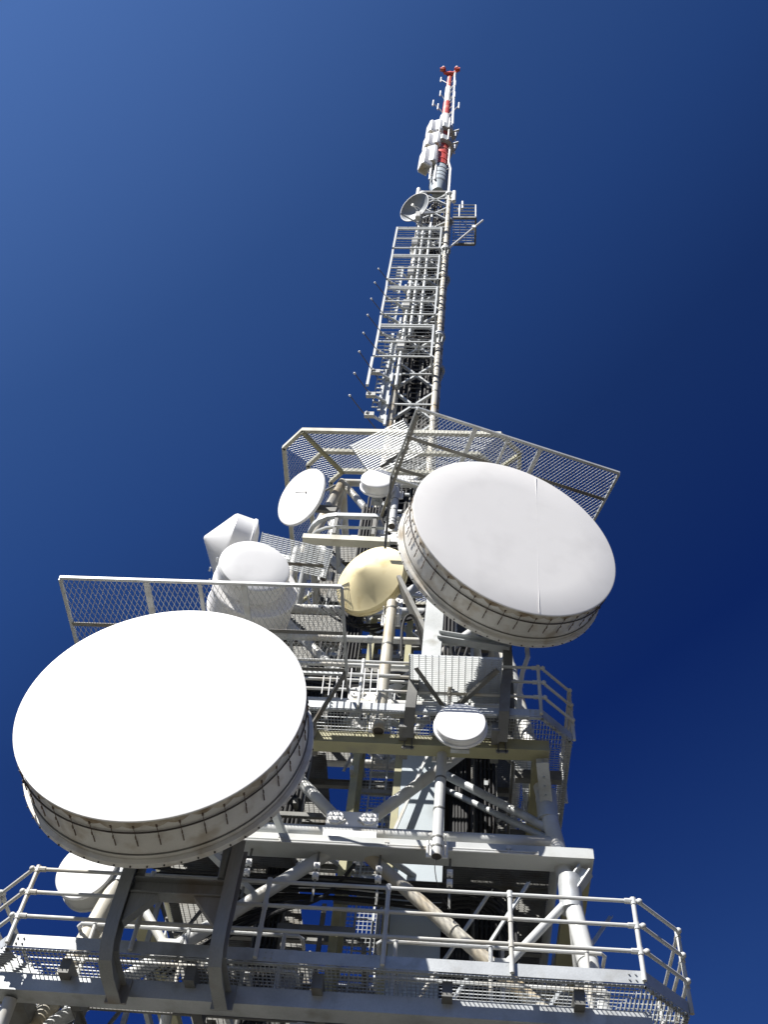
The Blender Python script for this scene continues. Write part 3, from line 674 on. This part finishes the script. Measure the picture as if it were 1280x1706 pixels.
def cable(label, pts, r, group='black cables under the cream beam', mm=CABLE):
    P = [V(p) for p in pts]; out = []
    for i in range(len(P) - 1):
        p0, p1, p2, p3 = P[max(i - 1, 0)], P[i], P[i + 1], P[min(i + 2, len(P) - 1)]
        for j in range(8):
            u = j / 8; out.append(0.5 * ((2 * p1) + (p2 - p0) * u + (2 * p0 - 5 * p1 + 4 * p2 - p3) * u * u + (3 * p1 - p0 - 3 * p2 + p3) * u ** 3))
    out.append(P[-1])
    tag(MB().path(out, r, 8).build('cable', mm, off=tuple(P[0])), label, 'cable', group)
# secondary steel inside the tower: angles, cable ladders, short rails
rnd = random.Random(11)
for z0_, z1_, n_ in ((8.6, 11.0, 30), (11.6, 14.8, 18), (14.9, 18.0, 26), (18.2, 21.2, 15), (21.5, 24.3, 10)):
    for q in range(n_):
        zc = rnd.uniform(z0_, z1_); h = half(zc) * 0.92; kind = q % 4
        if kind == 0:
            x = TX + rnd.uniform(-h, h); y = TY + rnd.uniform(-h, h * .2); m = MB().angle((x, y, z0_), (x, y, z1_), .07, .01)
        elif kind == 1:
            y = TY - h + rnd.uniform(0.1, 2.2); x = TX + rnd.uniform(-h, 0.2); m = MB().beam((x, y, zc), (x + rnd.uniform(1.0, 2.6), y, zc), .06, .09)
        elif kind == 2:
            x = TX + rnd.uniform(-h, h); y = TY - h + rnd.uniform(0.1, .6); m = MB().beam((x, y, zc), (x + rnd.uniform(-.2, .2), y + rnd.uniform(1.2, 2.6), zc), .07, .1)
        else:
            x = TX + rnd.uniform(-h, h); y = TY - h + rnd.uniform(0.2, 2.0); m = MB().angle((x, y, z0_), (x + rnd.choice((-1, 1)) * rnd.uniform(.8, 1.6), y + rnd.uniform(-.3, .5), z1_), .06, .01)
        m.build('secondary_brace', (GALV, GALVD, GALVD, PIPE, GALV)[q % 5], T)
for i_, (x, y, z0_, z1_, lab) in enumerate(((-2.75, 13.9, 8.4, 16.5, 'dark cable ladder left of the ladder shaft'), (0.62, 14.3, 8.4, 14.8, 'dark cable ladder right of the sheet metal duct'), (-0.2, 13.75, 14.9, 21.0, 'dark cable ladder behind the yellow cone dish'), (-2.2, 14.1, 15, 22.5, 'dark cable ladder behind the tilted dish frame'))):
    t = thing('cable_ladder', lab, 'cable ladder', (x, y, z0_), 'cable ladders inside the tower')
    for dx in (-.2, .2): MB().beam((x + dx, y, z0_), (x + dx, y, z1_), .03, .07, V((0, 1, 0))).build('rail', GALVD, t)
    MB().beam((x, y + .05, z0_), (x, y + .05, z1_), .44, .012, V((0, 1, 0))).build('shade_back_tray', DARK, t)  # dark sheet added behind the rungs to darken the bright gaps
    z = z0_ + .2
    while z < z1_: MB().beam((x - .185, y, z), (x + .185, y, z), .03, .03).build('rung', GALVD, t); z += .4
    for q in range(5):
        xx = x - .15 + .075 * q
        tag(MB().tube((xx, y - .06, z0_ - .2), (xx, y - .06, z1_ + .3 * (q % 3)), rnd.uniform(.02, .033), 8).build('feeder_cable', CABLE, off=(xx, y - .06, z0_)), 'black feeder cable strapped to the %s' % lab, 'cable', 'feeder cables on ' + lab)
for i_ in range(6):
    x0_ = -3.6 + i_ * .15; zz = 15.6 + .07 * i_
    cable('black cable sagging across the tower behind the lower end of the beige pole', [(x0_, 13.6, zz), (x0_ + 1.0, 13.5, zz - .35), (x0_ + 2.0, 13.5, zz - .2), (x0_ + 2.9, 13.7, zz + .3), (x0_ + 3.2, 13.9, zz + 1.6)], .024, 'black cables sagging behind the beige pole')
for i_ in range(4):
    cable('black cable looped under the service floor behind the yellow cone dish', [(-2.8 + .2 * i_, 13.4, 17.6), (-2.2 + .2 * i_, 13.3, 17.0 - .1 * i_), (-1.2, 13.4, 17.2), (-.6, 13.6, 17.9), (-.5, 13.8, 19.5)], .026, 'black cables behind the yellow cone dish')

# long rails in front of the tower face, at mid height
for (lab, xa, xb, y, z, r) in (('long white rail crossing the tower below the yellow cone', -3.6, 1.0, 12.9, 15.35, 0.04), ('lower long white rail crossing the tower above the walkway', -3.6, 1.0, 12.9, 14.95, 0.03),
        ('thick white tube across the tower under the mesh canopy', -3.9, 0.6, 13.0, 16.2, 0.07)):
    t = thing('cross_rail', lab, 'rail', (xa, y, z)); MB().tube((xa, y, z), (xb, y, z), r, 12).build('tube', PIPE, t)
    for u in (0.15, 0.5, 0.85):
        x = xa + (xb - xa) * u; MB().tube((x - 0.05, y, z), (x + 0.05, y, z), r + 0.014, 12).beam((x, y, z), (x, y + 0.7, z), 0.05, 0.05).build('clamp', GALV, t)
# small rod antenna comb behind the left big dish
t = thing('rod_comb', 'comb of thin white upright rods on a rail beside the largest dish', 'antenna', (-2.0, 11.85, 14.0))
for dz in (0,): MB().tube((-2.55, 11.8, 13.95), (-0.9, 11.8, 13.95), 0.03, 8).build('carrier', PIPE, t)
for i in range(9):
    if i in (5,): continue
    x = -2.2 + i * 0.115; MB().tube((x, 11.78, 13.95 + 0.13), (x + 0.02, 11.78, 13.45 - 0.04 * (i % 4)), 0.010, 6).build('rod', WPAINT, t)

# ------------------------------------------------------------------ cables and conduits
m = MB()
for y, zz in ((12.77, 11.235), (12.77, 11.275)): m.tube((-4.6, y, zz), (1.35, y, zz), 0.018, 8)
for x in (-4.0, -2.6, -0.95, 0.9): m.box((x, 12.765, 11.30), (0.02, 0.03, 0.14)).box((x, 12.76, 11.33), (0.07, 0.03, 0.05))
tag(m.build('cable_conduit', PIPE, off=(-1.6, 12.77, 11.24)), 'thin paired conduit clipped along the front of the cream beam', 'conduit')
for i in range(9):
    y = 13.25 + 0.06 * i; z = 11.02 - 0.035 * (i % 4); s = random.uniform(-.06, .06)
    cable('black cable strung along the underside of the cream beam', [(-4.6, y, z + s), (-3.2, y, z - 0.1 - s), (-1.8, y, z + s), (-0.3, y, z - 0.09), (0.5, y + 0.1, z + 0.02), (0.95, y + 0.15, z - 0.25 - 0.05 * i), (1.05 + .02 * i, y + 0.2, z - 1.6)], 0.026)
for i in range(4):
    cable('black cable looping from the left end of the cream beam', [(-4.2 + .1 * i, 13.0 + .05 * i, 9.2), (-3.5, 13.1, 9.9 - .12 * i), (-2.6, 13.1, 10.35 - .05 * i), (-1.9, 13.2, 10.6), (-1.5, 13.6, 11.5)], 0.028, 'black cables looping at the left of the beam')
cable('thick black cable hooked over beside the beige pole', [(-0.95, 12.3, 14.9), (-0.98, 12.25, 15.7), (-0.9, 12.2, 16.0), (-0.75, 12.25, 15.95), (-0.55, 12.5, 15.3), (-0.3, 12.8, 14.6)], 0.028, None)
cable('thin black cable dangling from the open end of the white pole', [(-0.185, 12.58, 10.97), (-0.2, 12.5, 10.7), (-0.12, 12.6, 10.4), (0.1, 12.9, 10.2)], 0.007, None)
cable('black cable curling behind the tiny white dish', [(-1.75, 12.8, 20.9), (-1.6, 12.75, 20.4), (-1.7, 12.8, 20.0), (-1.5, 12.9, 19.6)], 0.03, None)
for i in range(6):
    x = -0.05 + 0.055 * i
    cable('black feeder cable running up the tower beside the duct', [(x + .12, 14.25, 5), (x + .1, 14.25, 10), (x, 14.4, 15), (x - .4, 14.9, 20), (x - 1.0, 15.9, 25)], 0.03, 'feeder cables beside the duct')
# hangers with clamps below the beam
for i, x in enumerate((-3.05, -2.0, -1.05, 0.02)):
    t = thing('cable_hanger', 'steel drop rod with clamps holding the cables under the cream beam', 'hanger', (x, 13.0, 10.3), 'cable hangers under the cream beam')
    MB().beam((x, 12.97, 10.37), (x, 12.97, 11.23), 0.035, 0.02, V((0, 1, 0))).build('rod', GALVD, t)
    for z in (10.96, 10.79): MB().box((x, 12.95, z), (0.09, 0.08, 0.09)).tube((x, 12.89, z), (x, 12.95, z), 0.03, 8).build('clamp', WPAINT, t)
# white bent pipe right of the grating
t = tag(MB().path([UY(878, 1072, 12.6), UY(880, 1095, 12.6), UY(871, 1120, 12.6), UY(866, 1150, 12.6), UY(866, 1192, 12.6)], 0.045, 10).build('bent_pipe', WPAINT, off=tuple(UY(866, 1192, 12.6))), 'white bent pipe between the grating screen and the upper guardrail', 'pipe')

# ------------------------------------------------------------------ upper lattice mast
HM, Z0, Z1 = 0.69, 23.0, 54.4
Mst = thing('lattice_mast', 'slim square lattice mast rising above the tower head', 'mast', (TX, TY, Z0))
def mc(i, z):
    sx, sy = ((-1, -1), (1, -1), (1, 1), (-1, 1))[i]; return V((TX + sx * HM, TY + sy * HM, z))
for i in range(4):
    lg = MB().tube(mc(i, Z0), mc(i, Z1), 0.115, 16).build('leg', BEIGE if i < 2 else PIPE, Mst)
    m = MB(); z = Z0 + 0.4
    while z < Z1 - 1: m.tube(mc(i, z), mc(i, z + 0.05), 0.125, 14); z += 1.05
    m.build('bands', GALVD, lg)
    for z in (36.2, 45.6, 53.9):
        m = MB(); c = mc(i, z); m.tube(c, c + V((0, 0, 0.12)), 0.24, 16); m.tube(c + V((0, 0, 0.13)), c + V((0, 0, 0.24)), 0.24, 16)
        for q in range(8):
            a = q * math.pi / 4; d = V((math.cos(a), math.sin(a), 0)); m.beam(c + d * 0.17 - V((0, 0, 0.02)), c + d * 0.12 - V((0, 0, 0.5)), 0.02, 0.11, d)
        m.build('flange', FRAMEW, lg)
npan = 14; ph = (Z1 - Z0) / npan
for kx in range(npan):
    za = Z0 + kx * ph
    for i in range(4):
        a0, b0, a1, b1 = mc(i, za + .12), mc((i + 1) % 4, za + .12), mc(i, za + ph - .12), mc((i + 1) % 4, za + ph - .12); cen = (a0 + b1) / 2
        d = (b0 - a0).normalized(); out = V((d.y, -d.x, 0))
        m = MB()
        for p, q in ((a0, b1), (b0, a1)):
            m.beam(p, p.lerp(q, 0.43), 0.07, 0.11, out); m.beam(p.lerp(q, 0.57), q, 0.07, 0.11, out)
            m.tube(p.lerp(q, 0.41), p.lerp(q, 0.59), 0.03, 8)
        m.box(cen, (0.34 if abs(d.x) > .5 else 0.03, 0.03 if abs(d.x) > .5 else 0.34, 0.3)); m.build('cross_brace', FRAMEW if i in (0, 3) else GALVD, Mst)  # right and rear faces take darker steel, painting the mast's inner shade
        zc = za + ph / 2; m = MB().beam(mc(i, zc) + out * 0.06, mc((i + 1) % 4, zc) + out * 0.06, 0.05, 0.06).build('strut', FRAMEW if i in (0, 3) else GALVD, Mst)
    q = [(TX - HM, TY - HM), (TX + HM, TY - HM), (TX + HM, TY + HM), (TX - HM, TY + HM)]
    if kx % 3 == 0:
        m = MB(); m.fill(q, 0, 0.16, 0.02, 0.04, za + 0.02); m.build('floor_grid', DARK, Mst)  # dark colour stands in for shade within the mast
t = thing('ladder', 'narrow climbing ladder running up inside the lattice mast', 'ladder', (TX, TY, Z0))
for x in (-0.2, 0.16): MB().beam((TX + x, TY - 0.42, Z0), (TX + x, TY - 0.42, Z1), 0.04, 0.05, V((0, 1, 0))).build('rail', GALVD, t)
z = Z0 + 0.3
while z < Z1: MB().tube((TX - .2, TY - .42, z), (TX + .16, TY - .42, z), 0.022, 6).build('rung', GALVD, t); z += 0.36
for i in range(30):
    x = TX - 0.56 + 1.12 * (i / 29); y = TY + random.uniform(-0.5, 0.5); zt = random.uniform(44, 54) if i % 3 else 54.5
    tag(MB().tube((x, y, Z0), (x, y, zt), random.uniform(0.035, 0.06), 8).build('feeder_cable', CABLE, off=(x, y, Z0)), 'black feeder cable climbing inside the lattice mast', 'cable', 'feeder cables inside the mast')
t = thing('shade_tray', 'wide dark tray standing in for shade inside the mast, with small white clamps', 'cable tray', (TX, TY + 0.1, Z0))
MB().beam((TX, TY + 0.60, Z0), (TX, TY + 0.60, Z1), 1.12, 0.03, V((0, 1, 0))).build('tray', DARK, t)  # widened dark sheet paints the black interior between the legs
z = Z0 + 0.5
while z < Z1 - .5:
    for q in range(2):
        x = TX + random.uniform(-.5, .5); MB().box((x, TY - 0.55 + random.uniform(-.05, .1), z + random.uniform(-.2, .2)), (0.13, 0.06, 0.07)).build('clamp', FRAMEW, t)
    MB().beam((TX - 0.6, TY - 0.35, z), (TX + 0.6, TY - 0.35, z), 0.03, 0.04).build('bearer', DARK, t); z += 1.2  # bearers coloured dark to imitate the shaded mast interior

# reflector frame antennas on the mast front
frames = (((662, 381), (736, 378), (655, 416), (733, 411), 'topmost'), ((654, 426), (732, 424), (645, 468), (730, 463), 'second from the top'),
          ((644, 480), (728, 476), (635, 526), (726, 521), 'third from the top'), ((634, 545), (722, 538), (621, 597), (720, 591), 'lowest'))
YF = 15.05
for tl, tr, bl, br, w_ in frames:
    A, B, Cc, D = UY(*tl, YF), UY(*tr, YF), UY(*bl, YF), UY(*br, YF)
    xl = (A.x + Cc.x) / 2; xr = (B.x + D.x) / 2; zt = (A.z + B.z) / 2; zb = (Cc.z + D.z) / 2
    t = thing('reflector_antenna', 'wide rectangular rod reflector antenna, %s of the four on the mast front' % w_, 'antenna', (xl, YF, zb), 'reflector antennas on the mast')
    m = MB(); r = 0.05
    m.beam((xl, YF, zb), (xl, YF, zt), .085, .085, V((0, 1, 0))); m.beam((xr, YF, zb), (xr, YF, zt), .07, .07, V((0, 1, 0)))
    for z in (zb, zb + (zt - zb) * .45, zb + (zt - zb) * .93, zt): m.beam((xl, YF, z), (xr, YF, z), .055, .055)
    m.build('frame', FRAMEW, t)
    m = MB(); n = 9
    for i in range(1, n):
        if i != n // 2: z = zb + (zt - zb) * i / n; m.tube((xl, YF + .02, z), (xr, YF + .02, z), 0.012, 6)
    m.build('rods', GALV, t)
    for x in (xl + .43 * (xr - xl),): MB().box((x, YF + 0.25, (zb + zt) / 2), (0.26, 0.25, 0.8)).build('feed_box', GREYBOX, t)
    for x in (xl + .5 * (xr - xl), xl + .75 * (xr - xl)): MB().beam((x, YF + 0.05, (zb + zt) / 2 + .2), (x, 15.75, (zb + zt) / 2 + .2), .08, .08).build('standoff', GALV, t)
    for zz in (zt, zb): MB().beam((xr, YF, zz), (xr + .1, 15.75, zz - .3), .08, .08).build('standoff', GALV, t)
for x, z0, z1, lab in ((-2.18, 31.5, 50, 'white carrier pipe left of the mast behind the reflector antennas'), (-1.95, 35.5, 48, 'white carrier pipe over the left half of the mast front'), (-1.62, 36.5, 49.5, 'white carrier pipe near the middle of the mast front')):
    t = thing('carrier_pipe', lab, 'pipe', (x, 15.3, z0)); MB().tube((x, 15.3, z0), (x, 15.3, z1), 0.06, 12).build('tube', FRAMEW, t)
    m = MB(); z = z0 + 0.8
    while z < z1: m.box((x, 15.45, z), (0.24, 0.36, 0.14)); z += 2.1
    m.build('clamp', GALV, t)
# left edge stringer
a, b = UY(612, 642, YF), UY(622, 596, YF)
t = tag(MB().beam((a.x, YF, a.z), (a.x + .0, YF, b.z + 0.0), .09, .09, V((0, 1, 0))).build('edge_stringer', FRAMEW, off=tuple(a)), 'white upright bar hanging below the lowest reflector antenna', 'bar')
# dipole rods with bright tips
dip = [((583, 659), (610, 686), (626, 714)), ((591, 622), (613, 653), (644, 694)), ((599, 586), (621, 615), (642, 648)), ((606, 555), (627, 582), (645, 604)), ((613, 525), (632, 552), (650, 572)), ((619, 498), (637, 522), (655, 543)), ((625, 471), (643, 494), (658, 512)), ((631, 448), (647, 467), (661, 484))]
ends = [(UY((tl[0] + bl[0]) / 2, (tl[1] + bl[1]) / 2, YF).x, UY(*tl, YF).z, UY(*bl, YF).z) for tl, tr, bl, br, w_ in frames]
for (xa, za0, zb0), (xb, zt1, zb1), w_ in zip(ends, ends[1:], ('top', 'middle', 'low')):
    tag(MB().beam((xa, YF, zb0 - .04), (xb, YF, zt1 + .04), .08, .08, V((0, 1, 0))).build('link_bar', FRAMEW, off=(xa, YF, zb0)), 'short white bar joining the left edges of two reflector antennas, %s of three' % w_, 'bar')
words = ['lowest', 'second lowest', 'third lowest', 'fourth lowest', 'fourth highest', 'third highest', 'second highest', 'highest']
for (p, bx, q), w_ in zip(dip, words):
    Z = UY(*bx, 15.0).z; A, Bx, Q = UZ(*p, Z), UZ(*bx, Z), UZ(*q, Z)
    t = thing('dipole_antenna', 'dark rod dipole with bright tip left of the mast, %s of the eight' % w_, 'antenna', tuple(Bx), 'rod dipoles left of the mast')
    MB().tube(A, A.lerp(Q, 1.0), 0.016, 8).build('rod', ROD, t)
    MB().sphere(A, 0.042, 12).build('tip', WPAINT, t)
    MB().box(Bx + V((0.1, 0.10, -0.02)), (0.30, 0.12, 0.22) if w_ in words[:3] else (0.12, 0.1, 0.12)).build('feed_box', GREYBOX, t)
    e = V((TX - HM - 0.12, 15.45, Z + 0.1)); MB().beam(Bx, e, 0.07, 0.07).beam(e - V((0, .1, .3)), e + V((0, -.1, .3)), .08, .06, V((0, 1, 0))).build('arm', FRAMEW, t)
# toothed panels along the mast's left side
for (bx, w_) in (((637, 648), 'lowest'), ((650, 585), 'second'), ((660, 520), 'third'), ((668, 466), 'top')):
    c = UY(*bx, 15.35); t = thing('toothed_panel', 'upright toothed panel antenna beside the left mast leg, %s of its column' % w_, 'antenna', tuple(c), 'toothed panels left of the mast')
    MB().beam(c - V((0, 0, 1.5)), c + V((0, 0, 1.5)), .1, .05, V((0, 1, 0))).build('spine', FRAMEW, t)
    m = MB()
    for i in range(9):
        z = -1.36 + 0.33 * i; m.box(c + V((-.12, -.05, z)), (.18, .04, .06))
    m.beam(c + V((-.22, -.05, -1.4)), c + V((-.22, -.05, 1.4)), .03, .03, V((0, 1, 0))); m.build('teeth', FRAMEW, t)
    for z in (-.8, .8): MB().beam(c + V((0, 0, z)), V((TX - HM, 15.72, c.z + z)), .06, .06).build('standoff', FRAMEW, t)
a = UY(634, 700, 15.5); t = tag(MB().beam(a + V((.05, 0, 0)), a + V((.05, 0, 6.2)), .2, .12, V((0, 1, 0))).build('panel_antenna', FRAMEW, off=tuple(a)), 'tall narrow white panel antenna along the lower left mast leg', 'antenna')

# open dish near the mast top
Cd = UY(691, 345, 14.9)
t = thing('open_dish', 'grey open parabolic dish with feed horn left of the mast top', 'dish', tuple(Cd), None, local=True); aim(t, -35, -24)
Rr = 0.79; dp = 0.30
prof = [(0, dp)] + [(Rr * i / 12, dp * (1 - (i / 12) ** 2)) for i in range(1, 13)]
MB().lathe(prof + [(Rr + 0.02, -0.01), (Rr + 0.025, 0.03)] + [(Rr * i / 12 + .001, dp * (1 - (i / 12) ** 2) + 0.035) for i in range(12, 0, -1)] + [(0, dp + .035)], 64).build('reflector', DISHGREY, t)
MB().torus(Rr + 0.01, 0.02, 0.0, 64).build('rim', WPAINT, t)
MB().tube((0, dp, 0), (0, -0.12, 0), 0.02, 8).tube((0, -0.2, 0), (0, -0.1, 0), 0.07, 12).path([(0, -.1, 0), (.15, .05, -.1), (.2, .2, -.2)], .015, 6).build('feed', WPAINT, t)
MB().box((0, dp + 0.15, 0), (.3, .25, .4)).beam((0, dp + .2, 0), (.5, dp + .7, .1), .12, .16).build('mount', GALV, t)
a, b = UY(667, 356, 14.6), UY(745, 356, 15.6)
t = tag(MB().tube(a, V((b.x, 15.7, a.z)), 0.035, 8).build('strut', GALV, off=tuple(a)), 'thin long strut crossing in front of the open dish', 'strut')
c = UY(697, 360, 15.0); tag(MB().box(c, (.24, .22, .75)).box(c + V((0, -.12, 0)), (.19, .02, .66)).build('junction_box', GREYBOX, off=tuple(c)), 'grey box on the mast just below the open dish', 'box')

# service balcony right of the mast
zb = 49.0; A, B, Cc, D = UZ(755, 363, zb), UZ(795, 363, zb), UZ(790, 407, zb), UZ(752, 405, zb)
t = thing('service_balcony', 'dark cage like service balcony on the right side of the mast', 'balcony', tuple(A))
x0, x1, y0, y1 = A.x, (B.x + Cc.x) / 2, A.y, Cc.y
m = MB(); m.beam((x0, y0, zb), (x1, y0, zb), .1, .2); m.beam((x0, y1, zb), (x1, y1, zb), .1, .2); m.beam((x1, y0, zb), (x1, y1, zb), .09, .18); m.build('floor_frame', GALVD, t)
m = MB().fill([(x0, y0), (x1, y0), (x1, y1), (x0, y1)], 0, 0.13, .02, .03, zb); m.fill([(x0, y0), (x1, y0), (x1, y1), (x0, y1)], math.pi / 2, .3, .02, .02, zb); m.build('floor_grating', GALV, t)
for hz in (0.5, 1.0, 1.5, 2.0):
    MB().tube((x0, y0, zb + hz), (x1, y0, zb + hz), .03, 6).tube((x1, y0, zb + hz), (x1, y1, zb + hz), .03, 6).build('rail', GALV, t)
for x, y in ((x1, y0), (x1, y1), (x0 + .3, y0)): MB().tube((x, y, zb), (x, y, zb + 2), .035, 8).build('post', GALV, t)
a, b = UY(805, 367, 15.0), UY(750, 412, 15.6)
t = thing('rod_antenna', 'slanting white rod antenna with a clamp sticking out past the balcony', 'antenna', tuple(b)); MB().tube(b, a, .05, 8).build('rod', WPAINT, t); c = a.lerp(b, .28); MB().box(c, (.16, .16, .3)).build('clamp', WPAINT, t)
a, b = UY(771, 336, 15.3), UY(771, 348, 15.3); t = tag(MB().tube(b, a, .05, 8).tube(b, b + V((-.25, 0, -.1)), .05, 8).build('whip_antenna', WPAINT, off=tuple(b)), 'short white whip antenna above the balcony rail', 'antenna')
for (bx, lab) in (((697, 322), 'white tube antenna left of the mast top flange'), ((757, 327), 'white tube antenna right of the mast top flange')):
    c = UY(*bx, 15.6); t = thing('tube_antenna', lab, 'antenna', tuple(c)); MB().tube(c - V((0, 0, .9)), c + V((0, 0, .7)), .11, 12).build('radome', WPAINT, t)
    MB().beam(c - V((0, 0, .4)), V((TX + (HM if c.x > TX else -HM), 15.75, c.z - .4)), .08, .1).build('bracket', GALV, t)

# ------------------------------------------------------------------ spire with red and white bands
def za(y): return UY(793 - (793 - 750) * (y + 281) / 400., y, TY).z
SP = thing('antenna_spire', 'cylindrical spire with grey, red and white bands at the very top', 'mast', (TX, TY, 54.5))
def drumsec(name, y0, y1, r0, r1, m_, lab=None):
    MB().tube((TX, TY, za(y0)), (TX, TY, za(y1) - .01), r0, 32, r1).build(name, m_, SP, lab)
zA = za(322)
m = MB()
for i in range(4):
    a, b = mc(i, 54.6), mc((i + 1) % 4, 54.6); m.beam(a, b, .12, .25); m.beam(mc(i, 54.6), V((TX, TY, 55.4)), .1, .2)
m.build('base_frame', GALVD, SP)
drumsec('grey_drum_foot', 322, 312, 0.34, 0.50, PANEL); drumsec('grey_drum', 312, 284, 0.52, 0.50, PANEL)
m = MB()
for y in (311, 305, 299, 292, 285): m.torus(0.505, 0.03, za(y), 32, 6, (TX, TY, 0), 'Z')
m.build('hoops', DARK, SP)
drumsec('red_section', 284, 246, 0.46, 0.46, RED); drumsec('red_section', 246, 222, 0.44, 0.44, RED)
drumsec('white_section', 222, 197, 0.38, 0.38, WPAINT); drumsec('red_section', 197, 173, 0.27, 0.27, RED)
drumsec('white_section', 173, 148, 0.25, 0.25, WPAINT); drumsec('red_section', 148, 122, 0.20, 0.18, RED)
for y in (276, 266, 258): MB().tube((TX, TY, za(y)), (TX, TY, za(y) + .3), .49, 24).build('collar', RED, SP)
for y in (250, 229):
    z = za(y); m = MB().lathe([(.42, z), (.75, z), (.75, z + 1.0), (.72, z + 1.0), (.72, z + .1), (.42, z + .1)], 8, (TX, TY, 0), 'Z')
    m.beam((TX + .5, TY - .3, z + .1), (TX + 1.0, TY - .45, z + .1), .1, .12).beam((TX + 1.0, TY - .45, z + .1), (TX + .8, TY + .1, z + .4), .06, .06); m.build('ring_gallery', GALV, SP)
    for a in (0.2, 1.5, 3.6, 4.4, 5.2): MB().tube((TX + .78 * math.cos(a), TY + .78 * math.sin(a), z - .2), (TX + .78 * math.cos(a), TY + .78 * math.sin(a), z + 2.2), .05, 8).build('gallery_post', WPAINT, SP)
m = MB(); X = TX + .42
m.path([(TX + .62, TY - .5, 55), (TX + .62, TY - .5, za(295)), (TX + .50, TY - .45, za(283)), (TX + .50, TY - .45, za(262))], .06, 8)
m.path([(X + .12, TY - .4, za(228)), (X, TY - .35, za(140)), (X - .02, TY - .3, za(124))], .07, 8)
for y in range(130, 300, 9): m.tube((TX + .1, TY, za(y)), (X + .1, TY - .4, za(y)), .025, 6)
m.build('climbing_rail', WPAINT, SP)
z = za(127); m = MB()
for a in (0.6, 2.5): m.beam((TX, TY, z), (TX + .85 * math.cos(a), TY - .8 * math.sin(a), z + .25), .2, .28)
m.beam((TX - .5, TY - .3, z - .3), (TX + .5, TY - .3, z - .3), .2, .3); m.build('top_frame', RED, SP)
for sx in (-1, 1):
    c = V((TX + sx * .54, TY - .5, z + .1)); t = thing('beacon_lamp', 'aircraft warning lamp on the %s arm of the red spire top' % ('right' if sx > 0 else 'left'), 'lamp', tuple(c), 'warning lamps on the spire top')
    MB().tube(c + V((0, 0, .2)), c + V((0, 0, .9)), .11, 12).build('glass', WPAINT, t); MB().tube(c, c + V((0, 0, .2)), .2, 12).box(c - V((-sx * .1, 0, .05)), (.32, .26, .4)).build('base', RED, t)
# panel antennas in three tiers
def panel_ant(loc, az, hgt, lab):
    t = thing('spire_panel_antenna', lab, 'antenna', loc, 'white panel antennas on the spire', local=True); t.rotation_euler = (0, 0, R(az))
    w_, d_ = .74, .62
    pts = [(-w_ / 2 + .12, -d_ / 2), (w_ / 2 - .12, -d_ / 2), (w_ / 2, -d_ / 2 + .1), (w_ / 2, d_ / 2), (-w_ / 2, d_ / 2), (-w_ / 2, -d_ / 2 + .1)]
    m = MB(); zs = [(0, .9), (.08, 1), (hgt - .3, 1), (hgt - .08, .95), (hgt, .8)]; n = 6
    vs = [(x * s, y * s, z) for z, s in zs for x, y in pts]
    fs = [tuple(range(n)), tuple(range(len(vs) - n, len(vs)))] + [(a * n + i, a * n + (i + 1) % n, (a + 1) * n + (i + 1) % n, (a + 1) * n + i) for a in range(len(zs) - 1) for i in range(n)]
    m.add(vs, fs).build('radome', WHITE, t)
    MB().box((0, 0, -.035), (w_ * .7, d_ * .7, .06)).tube((0, .05, -.2), (0, .05, -.06), .05, 8).build('base_plate', BEIGE, t)
    for z in (.25, .75): MB().beam((0, d_ / 2, hgt * z), (0, d_ / 2 + .35, hgt * z), .1, .12).build('bracket', GALV, t)
for (yt, yb, pts), w_ in zip(((206, 226, ((719, 0), (728.5, -3))), (228, 249, ((714, 0), (724.5, -4))), (251, 281, ((707, 0), (718, -6)))), ('top', 'middle', 'bottom')):
    for (x, dy), s_ in zip(pts, ('outer', 'inner')):
        b = UY(x, yb + dy, TY - .45); tp = UY(x, yt + dy, TY - .45)
        panel_ant(tuple(b), -62 if s_ == 'outer' else -15, (tp.z - b.z) * .82, '%s white panel antenna of the %s pair beside the red spire' % (s_, w_))
# small dipoles
for (bx, s, y0, lab) in (((735, 133), -1, .3, 'small sideways rod antenna on the left just under the spire top'), ((759, 139), 1, 0, 'small white dipole right of the spire, highest of its side'), ((734, 156), -1, 0, 'small white dipole left of the upper white band'), ((758, 158), 1, 0, 'small white dipole right of the upper white band'),
        ((722, 172), -1, -.2, 'long armed small dipole farthest left of the spire'), ((765, 176), 1, -.2, 'long armed small dipole farthest right of the spire'), ((730, 178), -1, 0, 'small dipole close to the left of the slim red band')):
    c = UY(*bx, TY - .4 + y0); t = thing('small_dipole', lab, 'antenna', tuple(c), 'small dipoles round the spire')
    MB().tube(c - V((0, 0, .8)), c + V((0, 0, .9)), .05, 8).build('rod', WPAINT, t)
    MB().tube(c, V((TX, TY, c.z - 1.2)), .035, 6).build('arm', GALV, t)
for (yy, lab) in ((275, 'twin white carrier pole behind the bottom panel antennas'),):
    c0, c1 = UY(716, 299, TY - .5), UY(722, 262, TY - .5); t = thing('panel_carrier', lab, 'pole', tuple(c0))
    for dx in (0, .28): MB().tube(c0 + V((dx, 0, 0)), V((c0.x + dx, c0.y, c1.z)), .06, 8).build('tube', WPAINT, t)
    for z in (.3, .6): zz = c0.z + (c1.z - c0.z) * z; MB().beam((c0.x - .1, c0.y, zz), (TX, TY, zz), .08, .1).build('bracket', BEIGE, t)
